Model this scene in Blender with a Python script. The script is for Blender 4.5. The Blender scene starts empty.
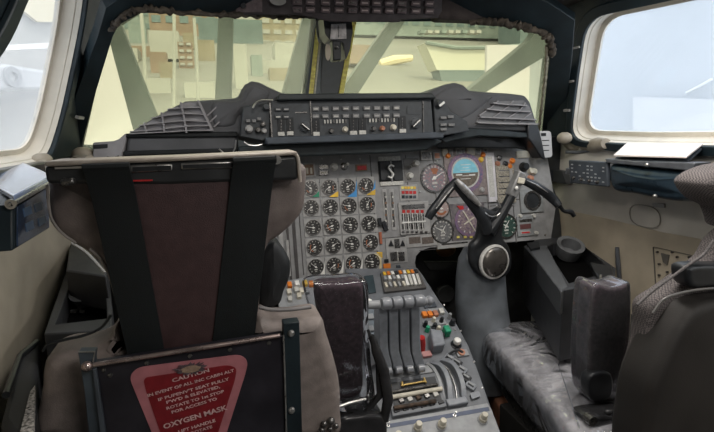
import bpy, bmesh, math, random
from mathutils import Vector, Matrix
random.seed(7)
V = Vector
col = bpy.data.collections.new('cockpit'); bpy.context.scene.collection.children.link(col)
# ---------------------------------------------------------------- camera
W, H, FL = 714.0, 432.0, 490.0
YAW, PITCH, ROLL = map(math.radians, (15.70, 10.32, 1.3))
CAM = V((0, 0, 1.30))
FW = V((math.sin(YAW)*math.cos(PITCH), math.cos(YAW)*math.cos(PITCH), -math.sin(PITCH)))
_ri = V((math.cos(YAW), -math.sin(YAW), 0)); _up = _ri.cross(FW)
RI = _ri*math.cos(ROLL) - _up*math.sin(ROLL); UP = _up*math.cos(ROLL) + _ri*math.sin(ROLL)
cd = bpy.data.cameras.new('camera'); cam = bpy.data.objects.new('camera', cd); col.objects.link(cam)
cd.sensor_width = 36; cd.lens = FL/W*36; cd.clip_start = .02; cd.clip_end = 2000
cam.matrix_world = Matrix(((RI.x, UP.x, -FW.x, CAM.x), (RI.y, UP.y, -FW.y, CAM.y), (RI.z, UP.z, -FW.z, CAM.z), (0, 0, 0, 1)))
bpy.context.scene.camera = cam
def ray(x, y): return FW + RI*((x-W/2)/FL) + UP*((H/2-y)/FL)
class Pl:
    """a real plane in the cockpit: origin, normal to the viewer, right and up axes"""
    def __init__(s, o, n, r=None):
        s.o = V(o); s.n = V(n).normalized()
        if r is None: r = V((1, 0, 0)) if abs(s.n.x) < .9 else V((0, 1 if s.n.x < 0 else 1, 0))
        r = V(r); s.u = (r - s.n*r.dot(s.n)).normalized(); s.v = s.n.cross(s.u)
        if s.v.z < 0 and abs(s.n.z) < .99: s.v = -s.v
    def at(s, x, y, h=0):
        d = ray(x, y); o = s.o + s.n*h; t = (o-CAM).dot(s.n)/d.dot(s.n); return CAM + d*t
    def sc(s, x, y): return (s.at(x, y)-CAM).dot(FW)/FL
    def loc(s, p): d = p-s.o; return d.dot(s.u), d.dot(s.v)
    def pt(s, a, b, h=0): return s.o + s.u*a + s.v*b + s.n*h
def yp(Y): return Pl((0, Y, 1), (0, -1, 0))
def xp(X): return Pl((X, 1, 1), (-1 if X > .4 else 1, 0, 0), (0, 1, 0))
def zp(Z): return Pl((0, 1, Z), (0, 0, 1), (1, 0, 0))
# ---------------------------------------------------------------- materials
MC = {}
def mat(name, c, rough=.55, metal=0., var=.12, vs=30., bump=0., bs=300., spec=.4, coat=0., emit=0., c2=None, kind='noise', trans=0):
    if name in MC: return MC[name]
    m = bpy.data.materials.new(name); m.use_nodes = True; nt = m.node_tree; N = nt.nodes; L = nt.links
    b = N['Principled BSDF']; b.inputs['Roughness'].default_value = rough; b.inputs['Metallic'].default_value = metal
    b.inputs['Specular IOR Level'].default_value = spec; b.inputs['Coat Weight'].default_value = coat; b.inputs['Coat Roughness'].default_value = .12
    tc = N.new('ShaderNodeTexCoord')
    if var > 0 or c2:
        n = N.new('ShaderNodeTexNoise'); n.inputs['Scale'].default_value = vs; n.inputs['Detail'].default_value = 4
        L.new(tc.outputs['Object'], n.inputs['Vector'])
        r = N.new('ShaderNodeValToRGB'); r.color_ramp.elements[0].position = .32; r.color_ramp.elements[1].position = .68
        a = c2 or [x*(1-var*1.6) for x in c]; r.color_ramp.elements[0].color = (*a, 1)
        r.color_ramp.elements[1].color = (*[min(1, x*(1+(0 if c2 else var))) for x in c], 1)
        L.new(n.outputs['Fac'], r.inputs['Fac']); L.new(r.outputs['Color'], b.inputs['Base Color'])
        # roughness variation
        mr = N.new('ShaderNodeMapRange'); mr.inputs['To Min'].default_value = max(.03, rough-.1); mr.inputs['To Max'].default_value = min(1, rough+.1)
        L.new(n.outputs['Fac'], mr.inputs['Value']); L.new(mr.outputs['Result'], b.inputs['Roughness'])
    else: b.inputs['Base Color'].default_value = (*c, 1)
    if bump > 0:
        bn = N.new('ShaderNodeBump'); bn.inputs['Strength'].default_value = bump; bn.inputs['Distance'].default_value = .002
        if kind == 'weave':
            t = N.new('ShaderNodeTexChecker'); t.inputs['Scale'].default_value = bs; L.new(tc.outputs['Object'], t.inputs['Vector']); o = t.outputs['Fac']
        else:
            t = N.new('ShaderNodeTexNoise'); t.inputs['Scale'].default_value = bs; t.inputs['Detail'].default_value = 3; L.new(tc.outputs['Object'], t.inputs['Vector']); o = t.outputs['Fac']
        L.new(o, bn.inputs['Height']); L.new(bn.outputs['Normal'], b.inputs['Normal'])
    if emit: b.inputs['Emission Color'].default_value = (*c, 1); b.inputs['Emission Strength'].default_value = emit
    MC[name] = m; return m
def pane_mat(name, tint, milk, milkcol, gloss=.04, streak=3.):
    m = bpy.data.materials.new(name); m.use_nodes = True; nt = m.node_tree; N = nt.nodes; L = nt.links
    N.remove(N['Principled BSDF']); out = N['Material Output']
    t = N.new('ShaderNodeBsdfTransparent'); t.inputs['Color'].default_value = (*tint, 1)
    d = N.new('ShaderNodeBsdfTranslucent'); d.inputs['Color'].default_value = (*milkcol, 1)
    g = N.new('ShaderNodeBsdfGlossy'); g.inputs['Roughness'].default_value = .05
    tc = N.new('ShaderNodeTexCoord'); n = N.new('ShaderNodeTexNoise'); n.inputs['Scale'].default_value = streak; n.inputs['Detail'].default_value = 5
    L.new(tc.outputs['Object'], n.inputs['Vector'])
    mr = N.new('ShaderNodeMapRange'); mr.inputs['To Min'].default_value = milk*.8; mr.inputs['To Max'].default_value = milk*1.2
    L.new(n.outputs['Fac'], mr.inputs['Value'])
    a = N.new('ShaderNodeMixShader'); L.new(mr.outputs['Result'], a.inputs['Fac']); L.new(t.outputs[0], a.inputs[1]); L.new(d.outputs[0], a.inputs[2])
    c = N.new('ShaderNodeMixShader'); c.inputs['Fac'].default_value = gloss; L.new(a.outputs[0], c.inputs[1]); L.new(g.outputs[0], c.inputs[2])
    L.new(c.outputs[0], out.inputs['Surface']); return m
def plastic_film(nm='clear_plastic_film', bs=.8, fr=2.6, base=.12, milk=.10):
    m = bpy.data.materials.new(nm); m.use_nodes = True; nt = m.node_tree; N = nt.nodes; L = nt.links
    N.remove(N['Principled BSDF']); out = N['Material Output']
    t = N.new('ShaderNodeBsdfTransparent'); t.inputs['Color'].default_value = (.92, .93, .95, 1)
    g = N.new('ShaderNodeBsdfGlossy'); g.inputs['Roughness'].default_value = .06; g.inputs['Color'].default_value = (.95, .96, 1, 1)
    tc = N.new('ShaderNodeTexCoord'); n = N.new('ShaderNodeTexNoise'); n.inputs['Scale'].default_value = 7; n.inputs['Detail'].default_value = 2.0; n.inputs['Distortion'].default_value = .9
    L.new(tc.outputs['Object'], n.inputs['Vector'])
    b = N.new('ShaderNodeBump'); b.inputs['Strength'].default_value = bs; b.inputs['Distance'].default_value = .045; L.new(n.outputs['Fac'], b.inputs['Height']); L.new(b.outputs['Normal'], g.inputs['Normal'])
    lw = N.new('ShaderNodeFresnel'); lw.inputs['IOR'].default_value = 1.45; L.new(b.outputs['Normal'], lw.inputs['Normal'])
    mx = N.new('ShaderNodeMath'); mx.operation = 'MULTIPLY_ADD'; mx.inputs[1].default_value = fr; mx.inputs[2].default_value = base; L.new(lw.outputs[0], mx.inputs[0])
    a = N.new('ShaderNodeMixShader'); L.new(mx.outputs[0], a.inputs['Fac']); L.new(t.outputs[0], a.inputs[1]); L.new(g.outputs[0], a.inputs[2])
    d = N.new('ShaderNodeBsdfDiffuse'); d.inputs['Color'].default_value = (.75, .76, .8, 1); L.new(b.outputs['Normal'], d.inputs['Normal'])
    z = N.new('ShaderNodeMixShader'); z.inputs['Fac'].default_value = milk; L.new(a.outputs[0], z.inputs[1]); L.new(d.outputs[0], z.inputs[2])
    L.new(z.outputs[0], out.inputs['Surface']); return m
panel = mat('panel_grey', (.275, .275, .275), .5, 0, .10, 40, .15, 400)
panel2 = mat('panel_grey_light', (.37, .365, .355), .5, 0, .1, 60)
pedm = mat('pedestal_grey', (.155, .165, .18), .45, 0, .14, 30, .1, 300)
lever = mat('lever_grey', (.23, .245, .27), .38, 0, .1, 60)
coam = mat('coaming_grey', (.10, .102, .108), .7, 0, .12, 12, .4, 500)
coam2 = mat('coaming_rib_grey', (.32, .31, .32), .65, 0, .12, 20, .2, 400)
blk = mat('matt_black', (.012, .014, .016), .55, 0, .25, 30)
blk2 = mat('satin_black', (.02, .022, .025), .32, 0, .2, 30)
teal = mat('dark_teal_paint', (.012, .022, .028), .5, 0, .25, 14, .2, 200)
slate = mat('slate_blue_paint', (.060, .072, .088), .6, 0, .15, 20)
cream = mat('cream_plastic', (.62, .58, .48), .5, 0, .12, 50)
white = mat('white_paint', (.8, .79, .75), .5, 0, .06, 60)
offw = mat('pale_label', (.55, .54, .5), .55, 0, .15, 200)
orange = mat('orange_plastic', (.75, .22, .03), .4, 0, .1, 60)
red = mat('red_plastic', (.5, .03, .03), .4, 0, .1, 60)
green = mat('green_plastic', (.02, .28, .15), .4, 0, .1, 60)
yellow = mat('yellow_sealant', (.95, .74, .16), .5, 0, .2, 60)
blue = mat('blue_sticker', (.05, .28, .62), .5, 0, .05, 60)
skyb = mat('horizon_blue', (.25, .62, .75), .4, 0, .08, 60)
brown = mat('horizon_brown', (.22, .13, .08), .5, 0, .15, 90)
magenta = mat('violet_bezel', (.30, .16, .22), .4, 0, .3, 160, c2=(.12, .12, .22))
steel = mat('brushed_steel', (.55, .54, .52), .3, .9, .1, 60)
dsteel = mat('dark_steel', (.16, .155, .15), .28, .8, .15, 80)
gold = mat('brass', (.6, .42, .15), .35, .8, .1, 60)
leather = mat('brown_leather', (.055, .030, .031), .55, 0, .12, 60, .35, 600)
leath2 = mat('taupe_leather', (.24, .203, .187), .5, 0, .12, 50, .35, 500)
purple = mat('aubergine_velour', (.060, .036, .046), .75, 0, .3, 120, .4, 700)
web = mat('black_webbing', (.0035, .006, .007), .7, 0, .2, 80, .3, 900)
plate = mat('dark_anodised_plate', (.030, .028, .036), .35, .3, .2, 20)
pinkm = mat('faded_pink_border', (.42, .16, .18), .5, 0, .1, 40)
redm = mat('placard_red', (.20, .012, .018), .45, 0, .12, 60)
ink = mat('pale_lettering', (.62, .42, .42), .5, 0, .15, 90)
beige = mat('sidewall_beige_shaded', (.38, .345, .28), .6, 0, .10, 9, .1, 200)  # left wall: same paint as the right, its shade put into the colour
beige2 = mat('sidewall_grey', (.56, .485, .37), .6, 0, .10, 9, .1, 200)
reveal = mat('window_seal_cream', (.66, .62, .54), .6, 0, .07, 12)
ceilm = mat('rough_dark_lining', (.045, .036, .034), .85, 0, .35, 25, .8, 120)
fabb = mat('brown_fibre_trim', (.07, .058, .045), .9, 0, .4, 60, .9, 200)
bluelid = mat('glossy_blue_lid', (.30, .38, .58), .12, 0, .08, 10, coat=.6)
bluegl = mat('dark_blue_glass', (.012, .025, .06), .12, 0, .6, 60, coat=.5, c2=(.05, .08, .14))
pouch = mat('navy_vinyl', (.02, .035, .05), .3, 0, .2, 30, .3, 60)
cush = mat('seat_cushion_cloth', (.58, .56, .565), .8, 0, .25, 25, .5, 300)
tweed = None
oldb = mat('aged_beige', (.34, .30, .24), .6, 0, .12, 30)
paper = mat('pale_card', (.78, .72, .68), .6, 0, .04, 20)
rust = mat('copper_paint', (.45, .20, .12), .5, .0, .2, 40)
floorm = mat('dark_floor', (.02, .018, .018), .8, 0, .4, 20)
film = plastic_film(); film2 = plastic_film('clear_plastic_sleeve', .25, 1.3, .03, .07); film3 = plastic_film('thin_plastic_sleeve', .2, 1.0, .01, .015)
def tweed_mat():
    m = bpy.data.materials.new('grey_tweed'); m.use_nodes = True; nt = m.node_tree; N = nt.nodes; L = nt.links; b = N['Principled BSDF']
    b.inputs['Roughness'].default_value = .9; tc = N.new('ShaderNodeTexCoord')
    mp = N.new('ShaderNodeMapping'); mp.inputs['Rotation'].default_value = (0, .6, 0); L.new(tc.outputs['Object'], mp.inputs['Vector'])
    c = N.new('ShaderNodeTexChecker'); c.inputs['Scale'].default_value = 300; c.inputs['Color1'].default_value = (.22, .19, .185, 1); c.inputs['Color2'].default_value = (.03, .028, .03, 1)
    w = N.new('ShaderNodeTexNoise'); w.inputs['Scale'].default_value = 40; L.new(tc.outputs['Object'], w.inputs['Vector'])
    mx = N.new('ShaderNodeMixRGB'); mx.inputs['Color2'].default_value = (.08, .07, .07, 1); L.new(w.outputs['Fac'], mx.inputs['Fac'])
    L.new(mp.outputs[0], c.inputs['Vector']); L.new(c.outputs['Color'], mx.inputs['Color1']); L.new(mx.outputs[0], b.inputs['Base Color'])
    bp = N.new('ShaderNodeBump'); bp.inputs['Strength'].default_value = .5; bp.inputs['Distance'].default_value = .002; L.new(c.outputs['Fac'], bp.inputs['Height']); L.new(bp.outputs['Normal'], b.inputs['Normal'])
    return m
tweed = tweed_mat()
# ---------------------------------------------------------------- mesh builder
def cat(pts, n=6, closed=True):
    """smooth curve through pts, tangents limited by segment length so it never overshoots"""
    out = []; m = len(pts); P_ = [V(p) for p in pts]
    g = (lambda k: P_[k % m]) if closed else (lambda k: P_[max(0, min(m-1, k))])
    for i in (range(m) if closed else range(m-1)):
        p0, p1, p2, p3 = g(i-1), g(i), g(i+1), g(i+2); a = (p1-p0).length; b = (p2-p1).length; c = (p3-p2).length
        m1 = (p2-p0)*(b/max(a+b, 1e-9)); m2 = (p3-p1)*(b/max(b+c, 1e-9))
        q1 = min(1, 1.2*b/max(m1.length, 1e-9)); q2 = min(1, 1.2*b/max(m2.length, 1e-9)); m1 = m1*q1; m2 = m2*q2
        for k in range(n):
            t = k/n; out.append(p1*(2*t**3-3*t*t+1)+m1*(t**3-2*t*t+t)+p2*(3*t*t-2*t**3)+m2*(t**3-t*t))
    if not closed: out.append(V(pts[-1]))
    return out
def rpoly(pts, r, n=4):
    """round the corners of a 2D/3D polygon; r in the polygon's own units"""
    out = []; m = len(pts)
    for i in range(m):
        p = V(pts[i]); a = V(pts[i-1])-p; b = V(pts[(i+1) % m])-p
        ra = min(r, a.length*.45); rb = min(r, b.length*.45)
        A = p + a.normalized()*ra; B = p + b.normalized()*rb
        for k in range(n+1):
            t = k/n; out.append(A*(1-t)**2 + p*2*t*(1-t) + B*t*t)
    return out
class MB:
    def __init__(s): s.v = []; s.f = []; s.m = []; s.mi = 0
    def add(s, vs, fs):
        o = len(s.v); s.v += [V(p) for p in vs]
        for f in fs: s.f.append([i+o for i in f]); s.m.append(s.mi)
        return s
    def prism(s, pts, d):
        pts = [V(p) for p in pts]; n = len(pts)
        return s.add(pts+[p+d for p in pts], [list(range(n)), list(range(2*n-1, n-1, -1))]+[[i, (i+1) % n, (i+1) % n+n, i+n] for i in range(n)])
    def ring(s, a, b, d):
        n = len(a); a = [V(p) for p in a]; b = [V(p) for p in b]; vs = a+b+[p+d for p in a]+[p+d for p in b]; fs = []
        for i in range(n):
            j = (i+1) % n; fs += [[i, j, j+n, i+n], [i+2*n, i+3*n, j+3*n, j+2*n], [i, i+2*n, j+2*n, j], [i+n, j+n, j+3*n, i+3*n]]
        return s.add(vs, fs)
    def loft(s, rings, cap=True):
        n = len(rings[0]); vs = [p for r in rings for p in r]; fs = []
        for k in range(len(rings)-1):
            for i in range(n): j = (i+1) % n; fs.append([k*n+i, k*n+j, (k+1)*n+j, (k+1)*n+i])
        if cap: fs += [list(range(n)), list(range(len(rings)*n-1, (len(rings)-1)*n-1, -1))]
        return s.add(vs, fs)
    def box(s, c, x, y, z, M=None):
        M = M or Matrix.Identity(3); c = V(c)
        vs = [c+M@V((x*a/2, y*b/2, z*e/2)) for a in (-1, 1) for b in (-1, 1) for e in (-1, 1)]
        return s.add(vs, [[0, 1, 3, 2], [4, 6, 7, 5], [0, 4, 5, 1], [2, 3, 7, 6], [0, 2, 6, 4], [1, 5, 7, 3]])
    def bb(s, a, b): a = V(a); b = V(b); d = b-a; return s.box((a+b)/2, abs(d.x), abs(d.y), abs(d.z))
    def cyl(s, a, b, r, r2=None, n=20):
        a = V(a); b = V(b); r2 = r if r2 is None else r2; ax = (b-a).normalized(); t = ax.orthogonal().normalized(); w = ax.cross(t)
        R = lambda c, q: [c+(t*math.cos(2*math.pi*i/n)+w*math.sin(2*math.pi*i/n))*q for i in range(n)]
        return s.loft([R(a, r), R(b, r2)])
    def lathe(s, o, ax, prof, n=24):
        o = V(o); ax = V(ax).normalized(); t = ax.orthogonal().normalized(); w = ax.cross(t)
        return s.loft([[o+ax*h+(t*math.cos(2*math.pi*i/n)+w*math.sin(2*math.pi*i/n))*max(r, 1e-5) for i in range(n)] for r, h in prof])
    def sph(s, c, r, sx=1, sy=1, sz=1, n=16):
        c = V(c); rs = []
        for k in range(1, n//2):
            t = math.pi*k/(n//2); rs.append([c+V((sx*r*math.sin(t)*math.cos(2*math.pi*i/n), sy*r*math.sin(t)*math.sin(2*math.pi*i/n), sz*r*math.cos(t))) for i in range(n)])
        return s.loft(rs)
    def tube(s, path, r, n=8):
        path = [V(p) for p in path]; rs = []; t0 = (path[1]-path[0]).normalized(); nrm = t0.orthogonal().normalized()
        for i, p in enumerate(path):
            t = (path[min(i+1, len(path)-1)]-path[max(i-1, 0)]).normalized(); nrm = (nrm-t*nrm.dot(t)).normalized(); w = t.cross(nrm)
            q = r[i] if isinstance(r, (list, tuple)) else r
            rs.append([p+(nrm*math.cos(2*math.pi*k/n)+w*math.sin(2*math.pi*k/n))*q for k in range(n)])
        return s.loft(rs)
    # on planes
    def prect(s, pl, x0, y0, x1, y1, h=.004, d=.0, rot=0.):
        """block of the size of a rectangle lying on plane pl, aligned with the plane's axes"""
        c = pl.at((x0+x1)/2, (y0+y1)/2); k = pl.sc((x0+x1)/2, (y0+y1)/2); a, b = pl.loc(c); w = (x1-x0)*k/2; hh = (y1-y0)*k/2
        # widths corrected for the foreshortening of the plane
        l = pl.loc(pl.at(x0, (y0+y1)/2)); r = pl.loc(pl.at(x1, (y0+y1)/2)); t = pl.loc(pl.at((x0+x1)/2, y0)); e = pl.loc(pl.at((x0+x1)/2, y1))
        w = math.hypot(r[0]-l[0], r[1]-l[1])/2; hh = math.hypot(t[0]-e[0], t[1]-e[1])/2
        q = []
        for sx, sy in ((-1, 1), (1, 1), (1, -1), (-1, -1)):
            X = sx*w*math.cos(rot)-sy*hh*math.sin(rot); Y = sx*w*math.sin(rot)+sy*hh*math.cos(rot); q.append(pl.pt(a+X, b+Y, h))
        return s.prism(q, -pl.n*(h+d if h+d > 1e-5 else .001))
    def ppoly(s, pl, pts, h=0., d=.01): return s.prism([pl.at(x, y)+pl.n*h for x, y in pts], -pl.n*(h+d))
    def pcyl(s, pl, x, y, rp, h, h0=0., taper=1., n=20):
        p = pl.at(x, y); r = rp*pl.sc(x, y); return s.cyl(p+pl.n*h0, p+pl.n*h, r, r*taper, n)
    def pring(s, pl, x, y, r0, r1, h, d=0., n=28):
        p = pl.at(x, y); k = pl.sc(x, y)
        R = lambda r: [p+pl.n*h+(pl.u*math.cos(2*math.pi*i/n)+pl.v*math.sin(2*math.pi*i/n))*r*k for i in range(n)]
        return s.ring(R(r1), R(r0), -pl.n*(h+d))
    def puffy(s, pts, nrm, depth, rnd=.02, dome=.0, back=True, steps=4):
        """padded slab: outline rounded at the rim; pts lie on its widest contour; nrm points to its padded face"""
        pts = [V(p) for p in pts]; n = len(pts); nrm = V(nrm).normalized(); c = sum(pts, V())/n
        area = sum(((pts[i]-c).cross(pts[(i+1) % n]-c)).dot(nrm) for i in range(n)); sg = 1 if area > 0 else -1
        inn = []
        for i in range(n):
            e = (pts[(i+1) % n]-pts[i-1]).normalized(); inn.append(nrm.cross(e)*sg)
        def off(d):
            q = [pts[i]+inn[i]*d for i in range(n)]
            for _ in range(60):        # collapse stretches that the inset has turned inside out
                bad = 0
                for i in range(n):
                    j = (i+1) % n
                    if (q[j]-q[i]).dot(pts[j]-pts[i]) < 0: mid = (q[i]+q[j])/2; q[i] = mid.copy(); q[j] = mid.copy(); bad += 1
                if not bad: break
            return q
        rs = []
        for k in range(steps+1):
            t = math.pi/2*(1-k/steps); rs.append([p-nrm*(depth-rnd)-nrm*rnd*math.sin(t) for p in off(rnd*(1-math.cos(t)))])
        fr = []
        for k in range(steps+1):
            t = math.pi/2*k/steps; fr.append([p+nrm*rnd*math.sin(t)-nrm*rnd for p in off(rnd*(1-math.cos(t)))])
        last = fr[-1]; c = sum(last, V())/n
        if dome:
            for q in (.94, .85, .6, .3): fr.append([c+(p-c)*q + nrm*dome*(1-q*q) for p in last])
        else: fr.append([c+(p-c)*.985 for p in last]); fr.append([c+(p-c)*.96 for p in last])
        return s.loft(rs+fr)
    def build(s, name, mats, parent=None, bevel=0., seg=2, smooth=35, **kw):
        if not isinstance(mats, (list, tuple)): mats = [mats]
        me = bpy.data.meshes.new(name); o = bpy.data.objects.new(name, me); col.objects.link(o)
        if parent is None:
            xs = [p.x for p in s.v]; ys = [p.y for p in s.v]; zs = [p.z for p in s.v]; L = V(((min(xs)+max(xs))/2, (min(ys)+max(ys))/2, min(zs))); o.location = L
        else: L = V(parent['_o']); o.parent = parent
        o['_o'] = L
        me.from_pydata([p-L for p in s.v], [], s.f)
        for m in mats: me.materials.append(m)
        me.polygons.foreach_set('material_index', s.m)
        b = bmesh.new(); b.from_mesh(me); bmesh.ops.recalc_face_normals(b, faces=b.faces); b.to_mesh(me); b.free()
        me.shade_smooth(); me.set_sharp_from_angle(angle=math.radians(smooth)); me.update()
        if bevel:
            q = o.modifiers.new('bevel', 'BEVEL'); q.width = bevel; q.segments = seg; q.limit_method = 'ANGLE'; q.angle_limit = math.radians(40)
        for k, w in kw.items(): o[k] = w
        return o
def thing(name, label, catg, loc, group=None):
    o = bpy.data.objects.new(name, None); col.objects.link(o); o.location = V(loc); o['_o'] = V(loc); o['label'] = label; o['category'] = catg; o.empty_display_size = .05
    if group: o['group'] = group
    return o
def text(mb, s, pl, x, y, hpx, h=.001, align='CENTER', rot=0, wid=1., wpx=0):
    """raised lettering lying on a plane; x,y centre of the line"""
    cu = bpy.data.curves.new('t', 'FONT'); cu.body = s; cu.align_x = align; cu.align_y = 'CENTER'; cu.size = 1; cu.resolution_u = 2
    cu.offset = .028
    ob = bpy.data.objects.new('t', cu); col.objects.link(ob); bpy.context.view_layer.update()
    me = bpy.data.meshes.new_from_object(ob.evaluated_get(bpy.context.evaluated_depsgraph_get()))
    p = pl.at(x, y); k = pl.sc(x, y)*hpx/.72; a, b = pl.loc(p); c, sn = math.cos(rot), math.sin(rot)
    if wpx:
        xs_ = [q.co.x for q in me.vertices]; wid = wpx*pl.sc(x, y)/((max(xs_)-min(xs_))*k)
    vs = []
    for q in me.vertices:
        X = q.co.x*k*wid; Y = q.co.y*k; vs.append(pl.pt(a+X*c-Y*sn, b+X*sn+Y*c, h))
    mb.add(vs, [list(f.vertices) for f in me.polygons])
    bpy.data.objects.remove(ob); bpy.data.curves.remove(cu); bpy.data.meshes.remove(me); return mb
def struct(o): o['kind'] = 'structure'; return o
#@@SECTIONS
# ================================================================ SETTING
def isect(poly, c, d):
    best = None
    for i in range(len(poly)):
        a = V(poly[i]); b = V(poly[(i+1) % len(poly)]); e = b-a; den = d.x*e.y-d.y*e.x
        if abs(den) < 1e-9: continue
        w = a-c; t = (w.x*e.y-w.y*e.x)/den; q = (w.x*d.y-w.y*d.x)/den
        if t > 0 and -1e-6 <= q <= 1+1e-6 and (best is None or t < best): best = t
    return c+d*best
def radial(pl, hole, outer):
    """outline points of outer (list of 2D plane coords) matching each hole point"""
    h2 = [V(pl.loc(p)) for p in hole]; c = sum(h2, V((0, 0)))/len(h2)
    return [pl.pt(*isect(outer, c, (h-c).normalized())) for h in h2], h2, c
LW = Pl((-.41, 1.2, 1.24), (math.cos(.35), 0, -math.sin(.35)), (0, 1, 0))
RWL = Pl((1.29, 1.2, 1.24), (-math.cos(.35), 0, -math.sin(.35)), (0, 1, 0))
def side_window(pl, hole_px, fwd_px, aftY, name, wallname, panemat, dep, frame_w, bolts):
    hole = rpoly([pl.at(x, y) for x, y in hole_px], .085, 6)
    f = [pl.loc(pl.at(x, y)) for x, y in fwd_px]
    # wall quad in plane coords: forward edge follows the windscreen post
    f0, f1 = V(f[0]), V(f[1]); dirn = (f1-f0)/(f1.y-f0.y)
    top, bot = .56, -.02; a = f0+dirn*(top-f0.y); b = f0+dirn*(bot-f0.y)
    back = aftY-1.2
    outer = [tuple(a), tuple(b), (back, bot), (back, top)]
    op, h2, c = radial(pl, hole, outer)
    m = MB(); m.ring(hole, op, -pl.n*.03); w = struct(m.build(wallname, teal))
    fr = []
    for h in h2: d = (h-c); fr.append(pl.pt(*(h+d.normalized()*frame_w), .012))
    m = MB(); m.ring([p+pl.n*.012 for p in hole], fr, -pl.n*.012); t = struct(m.build('trim_1' if pl is LW else 'trim_2', slate if 0 else teal, bevel=.003))
    inner = [pl.pt(*(c+(h-c)*.965), -dep) for h in h2]; i2 = [pl.pt(*(c+(h-c)*.90), -dep) for h in h2]
    m = MB(); n = len(hole)
    mid1 = [pl.pt(*(c+(h-c)*.995), -dep*.3) for h in h2]; mid2 = [pl.pt(*(c+(h-c)*.985), -dep*.34) for h in h2]; mid3 = [pl.pt(*(c+(h-c)*.975), -dep*.75) for h in h2]
    m.loft([hole, mid1, mid2, mid3, inner, i2, [p-pl.n*.01 for p in i2]], cap=False)
    win = struct(m.build(name, reveal))
    g = MB(); g.prism([p-pl.n*.004 for p in i2], -pl.n*.006); gp = g.build('window_pane', panemat, win)
    b = MB()
    for (x, y) in bolts:
        p = pl.at(x, y); b.prect(pl, x-3, y-1, x+3, y+1, .017, -.008)
    b.build('frame_clips', panel2, t)
    return win
paneL = pane_mat('dirty_side_pane', (.88, .89, .91), .16, (.95, .97, 1.0), .03, 3)
paneR = pane_mat('dirty_right_pane', (.92, .95, 1.0), .14, (.85, .93, 1.0), .03, 3)
side_window(LW, [(86, -30), (80, 22), (69, 75), (59, 120), (46, 160), (0, 168), (-95, 182), (-62, 110), (0, 52), (32, -30)], [(116, 5), (83, 148)], -.4, 'window_1', 'wall_left', paneL, .038, .040,
            [(96, 37), (84, 79), (75, 116)])
side_window(RWL, [(588, 18), (580, 70), (571, 140), (640, 144), (760, 146), (790, -28), (690, -4)], [(548, 12), (547, 135)], -.4, 'window_2', 'wall_right', paneR, .045, .035,
            [(580, 46), (574, 80), (570, 109)])
# lower side walls, floor, ceiling
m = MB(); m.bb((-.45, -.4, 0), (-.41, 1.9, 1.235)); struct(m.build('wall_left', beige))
m = MB(); m.bb((1.31, -.4, 0), (1.35, 1.9, 1.235)); struct(m.build('wall_right', mat('sidewall_beige_lit', (.60, .57, .51), .6, 0, .08, 9, .1, 200)))  # paler copy of the left wall's paint, side light put into the colour
m = MB(); m.bb((-.45, -.4, -.03), (1.35, 2.3, 0)); struct(m.build('floor', floorm))
m = MB(); m.prism([(-.34, 1.64, 1.668), (1.16, 1.64, 1.652), (1.12, -.4, 1.80), (-.24, -.4, 1.80)], V((0, 0, .05))); struct(m.build('ceiling', ceilm))
m = MB(); m.bb((-.45, 1.86, 0), (1.35, 1.9, 1.2)); struct(m.build('wall_front', blk))
m = MB(); m.bb((-.45, -.46, 0), (1.35, -.42, 1.85)); struct(m.build('wall_back', mat('bulkhead_grey', (.12, .12, .12), .7, 0, .1, 5)))
# windscreen: pillar foot and head, side corners
PA, PB = V((.44, 2.01, 1.45)), V((.44, 1.62, 1.66))
def plane3(a, b, c):
    n = (b-a).cross(c-a).normalized()
    if n.dot(CAM-a) < 0: n = -n
    return Pl(a, n, (1, 0, 0))
WL = plane3(PA, PB, V((-.42, 1.72, 1.245))); WR = plane3(PA, PB, V((1.27, 1.80, 1.24)))
screen = pane_mat('tinted_windscreen', (.95, .95, .78), .065, (.90, .90, .76), .03, 6)
def screenwin(pl, inn, out, name, tname, r=.03):
    a = [pl.at(x, y) for x, y in inn]; b = [pl.at(x, y) for x, y in out]
    m = MB(); m.ring(a, b, -pl.n*.03); w = struct(m.build(name, fabb if 0 else teal, bevel=.003))
    g = MB(); g.prism([p-pl.n*.012 for p in a], -pl.n*.008); g.build('window_pane', screen, w)
    return w
w3 = screenwin(WL, [(80, 152), (95, 95), (113, 36), (119, 25), (141, 13), (230, 15), (316, 19), (306, 92), (302, 125), (180, 155)],
          [(58, 165), (76, 95), (98, 36), (106, 8), (138, -14), (230, -12), (320, -12), (309, 92), (304, 145), (180, 180)], 'window_3', 'trim_3')
w4 = screenwin(WR, [(352, 22), (440, 22), (505, 22), (532, 30), (547, 42), (549, 60), (541, 140), (440, 145), (333, 125), (336, 92)],
          [(349, -12), (440, -12), (508, -12), (548, 2), (575, 20), (572, 60), (558, 165), (440, 180), (328, 145), (333, 92)], 'window_4', 'trim_4')
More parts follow.
